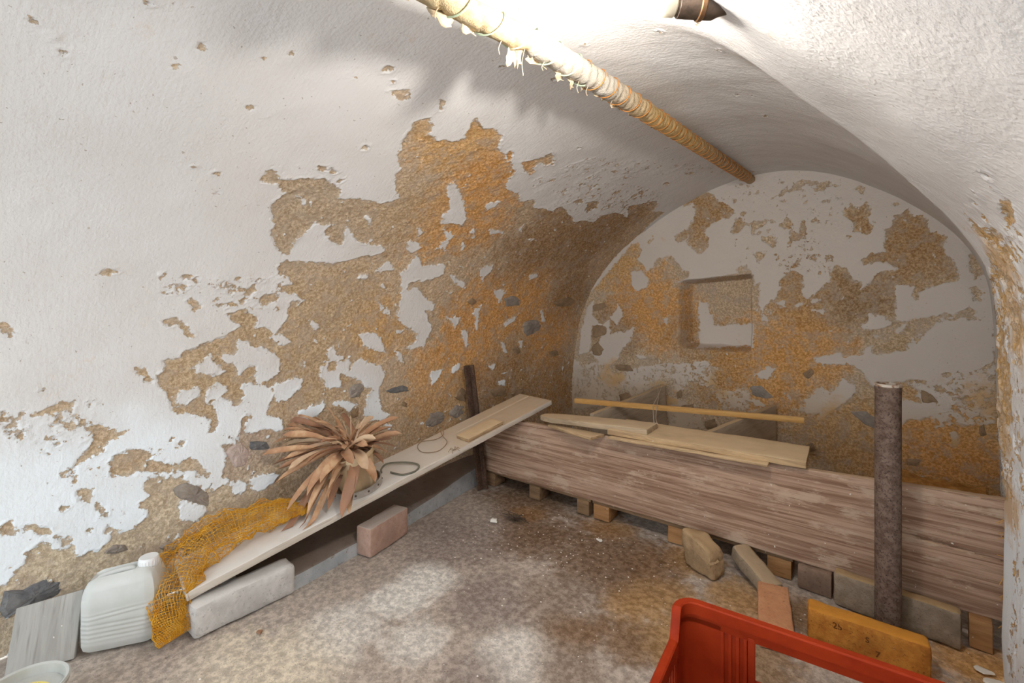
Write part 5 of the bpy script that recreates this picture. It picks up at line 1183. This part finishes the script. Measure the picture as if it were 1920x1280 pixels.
# ---- heap behind the board, flakes and crumbs
def heap():
    gx_=np.linspace(-.12,.43,50);gy_=np.linspace(2.40,3.19,50);U,V=np.meshgrid(gx_,gy_,indexing='ij')
    e=np.minimum.reduce([sstep(-.12,.08,U),sstep(2.40,2.6,V)])
    Z=e*(.13+.06*sstep(2.7,3.2,V)+.03*fbm(U*9,V*9,1.,3)+.015*fbm(U*30,V*30,1.,2))*1.0-.002
    P=np.stack([U,V,Z],-1); add('rubble_heap',P.reshape(-1,3),grid_faces(50,50),M['sand'],label='heap of ochre rubble and dust in the right corner behind the brown board',cat='heap',kind='stuff')
heap()
def flakes():
    rn=random.Random(12)
    def fl(x,y,r,mat,label,group,z=.002,name='plaster_flake',h=.004):
        k=7;ang=sorted(rn.uniform(0,6.28) for _ in range(k)); V=[];F=[]
        for zz,s in ((0,1.0),(h,.85)):
            for t in ang: V.append((x+r*s*math.cos(t)*1.3,y+r*s*math.sin(t),z+zz*rn.uniform(.7,1.3)))
        V.append((x,y,z+h*1.2))
        for i in range(k): F.append((i,(i+1)%k,k+(i+1)%k,k+i));F.append((k+i,k+(i+1)%k,2*k))
        add(name,V,F,mat,label=label,cat='flake',group=group,smooth=False)
    fl(-1.48,1.78,.016,M['flake'],'white plaster crumb on the floor near the far end of the sloping plank',None,h=.012)
    fl(-.985,1.935,.012,M['flake'],'pale plaster crumb on the brown stained floor',None,h=.006)
    for x,y,r,lab in ((.262,1.945,.018,'middling white paint flake on the ochre dust by the timber stub'),(.285,1.895,.026,'largest white paint flake on the ochre dust, at the foot of the white pier'),(.20,1.80,.016,'white paint flake on the ochre dust by the right end of the orange brick')): fl(x,y,r,M['flake'],lab,'paint flakes by the pier',z=.004)
    fl(-1.60,.72,.010,M['leaf_dark'],'small brown leaf scrap on the floor beside the stone block',None,name='leaf_scrap')
    # crumbs nobody could count
    V=[];F=[]
    for q in range(520):
        x=rn.uniform(-1.65,.25);y=rn.uniform(.35,2.05);r=rn.choice((.0012,.0015,.002,.002,.0035)); k=len(V);
        if rn.random()<.4: x,y=-1.1+rn.gauss(0,.28),1.75+rn.gauss(0,.2)
        h=r*.9;z=.006*float(fbm(x*3,y*3,1.,2))+.0025*float(fbm(x*14,y*14,2.,3))-.004
        a=rn.uniform(0,6)
        V+=[(x+r*math.cos(a+t)*1.2,y+r*math.sin(a+t),z) for t in (0,1.6,3.1,4.7)]+[(x,y,z+h)]
        F+=[(k,k+1,k+4),(k+1,k+2,k+4),(k+2,k+3,k+4),(k+3,k,k+4)]
    add('plaster_crumbs',V,F,M['flake'],label='fine white plaster crumbs scattered over the floor',cat='crumbs',kind='stuff',smooth=False)
flakes()
rn=random.Random(4); c0=np.array([-1.42,1.86,.004])
single('twig_tuft',join(*[tube([c0+np.array([rn.gauss(0,.02),rn.gauss(0,.012),.002]),c0+np.array([rn.gauss(0,.03),rn.gauss(0,.02),rn.uniform(.006,.02)]),c0+np.array([rn.gauss(.02,.045),rn.gauss(.01,.02),.004])],.0022,4) for q in range(22)]),M['socket'],'dark tuft of twigs on the floor before the left end of the brown board','twigs')
single('cobweb',join(*[tube(_sp3(np.array(p,float),6),.0018,4) for p in ([(-1.112,3.09,.519),(-1.05,2.85,.50),(-.985,2.602,.4965),(-.90,2.38,.49),(-.825,2.19,.506)],[(-1.125,3.05,.517),(-1.03,2.8,.498),(-.965,2.605,.4965),(-.88,2.36,.487),(-.805,2.18,.507)])]),M['cobweb'],'dusty white cobweb strands hanging by the thin batten','cobweb')
rn=random.Random(9); T_=[]
for q in range(46):
    z=rn.uniform(.08,.46); x=.338+rn.uniform(-.006,.012); y=2.095+rn.uniform(-.01,.01); T_.append(tube([(x,y,z),(x+rn.uniform(-.02,.01),y-rn.uniform(0,.015),z-rn.uniform(.005,.02)),(x+rn.uniform(-.03,.012),y-rn.uniform(0,.02),z-rn.uniform(.01,.05))],.0013,4))
single('fibre_tuft',join(*T_),M['amber_dust'],'amber dusty fibres clinging to the right end of the brown board','fibres')['kind']='stuff'
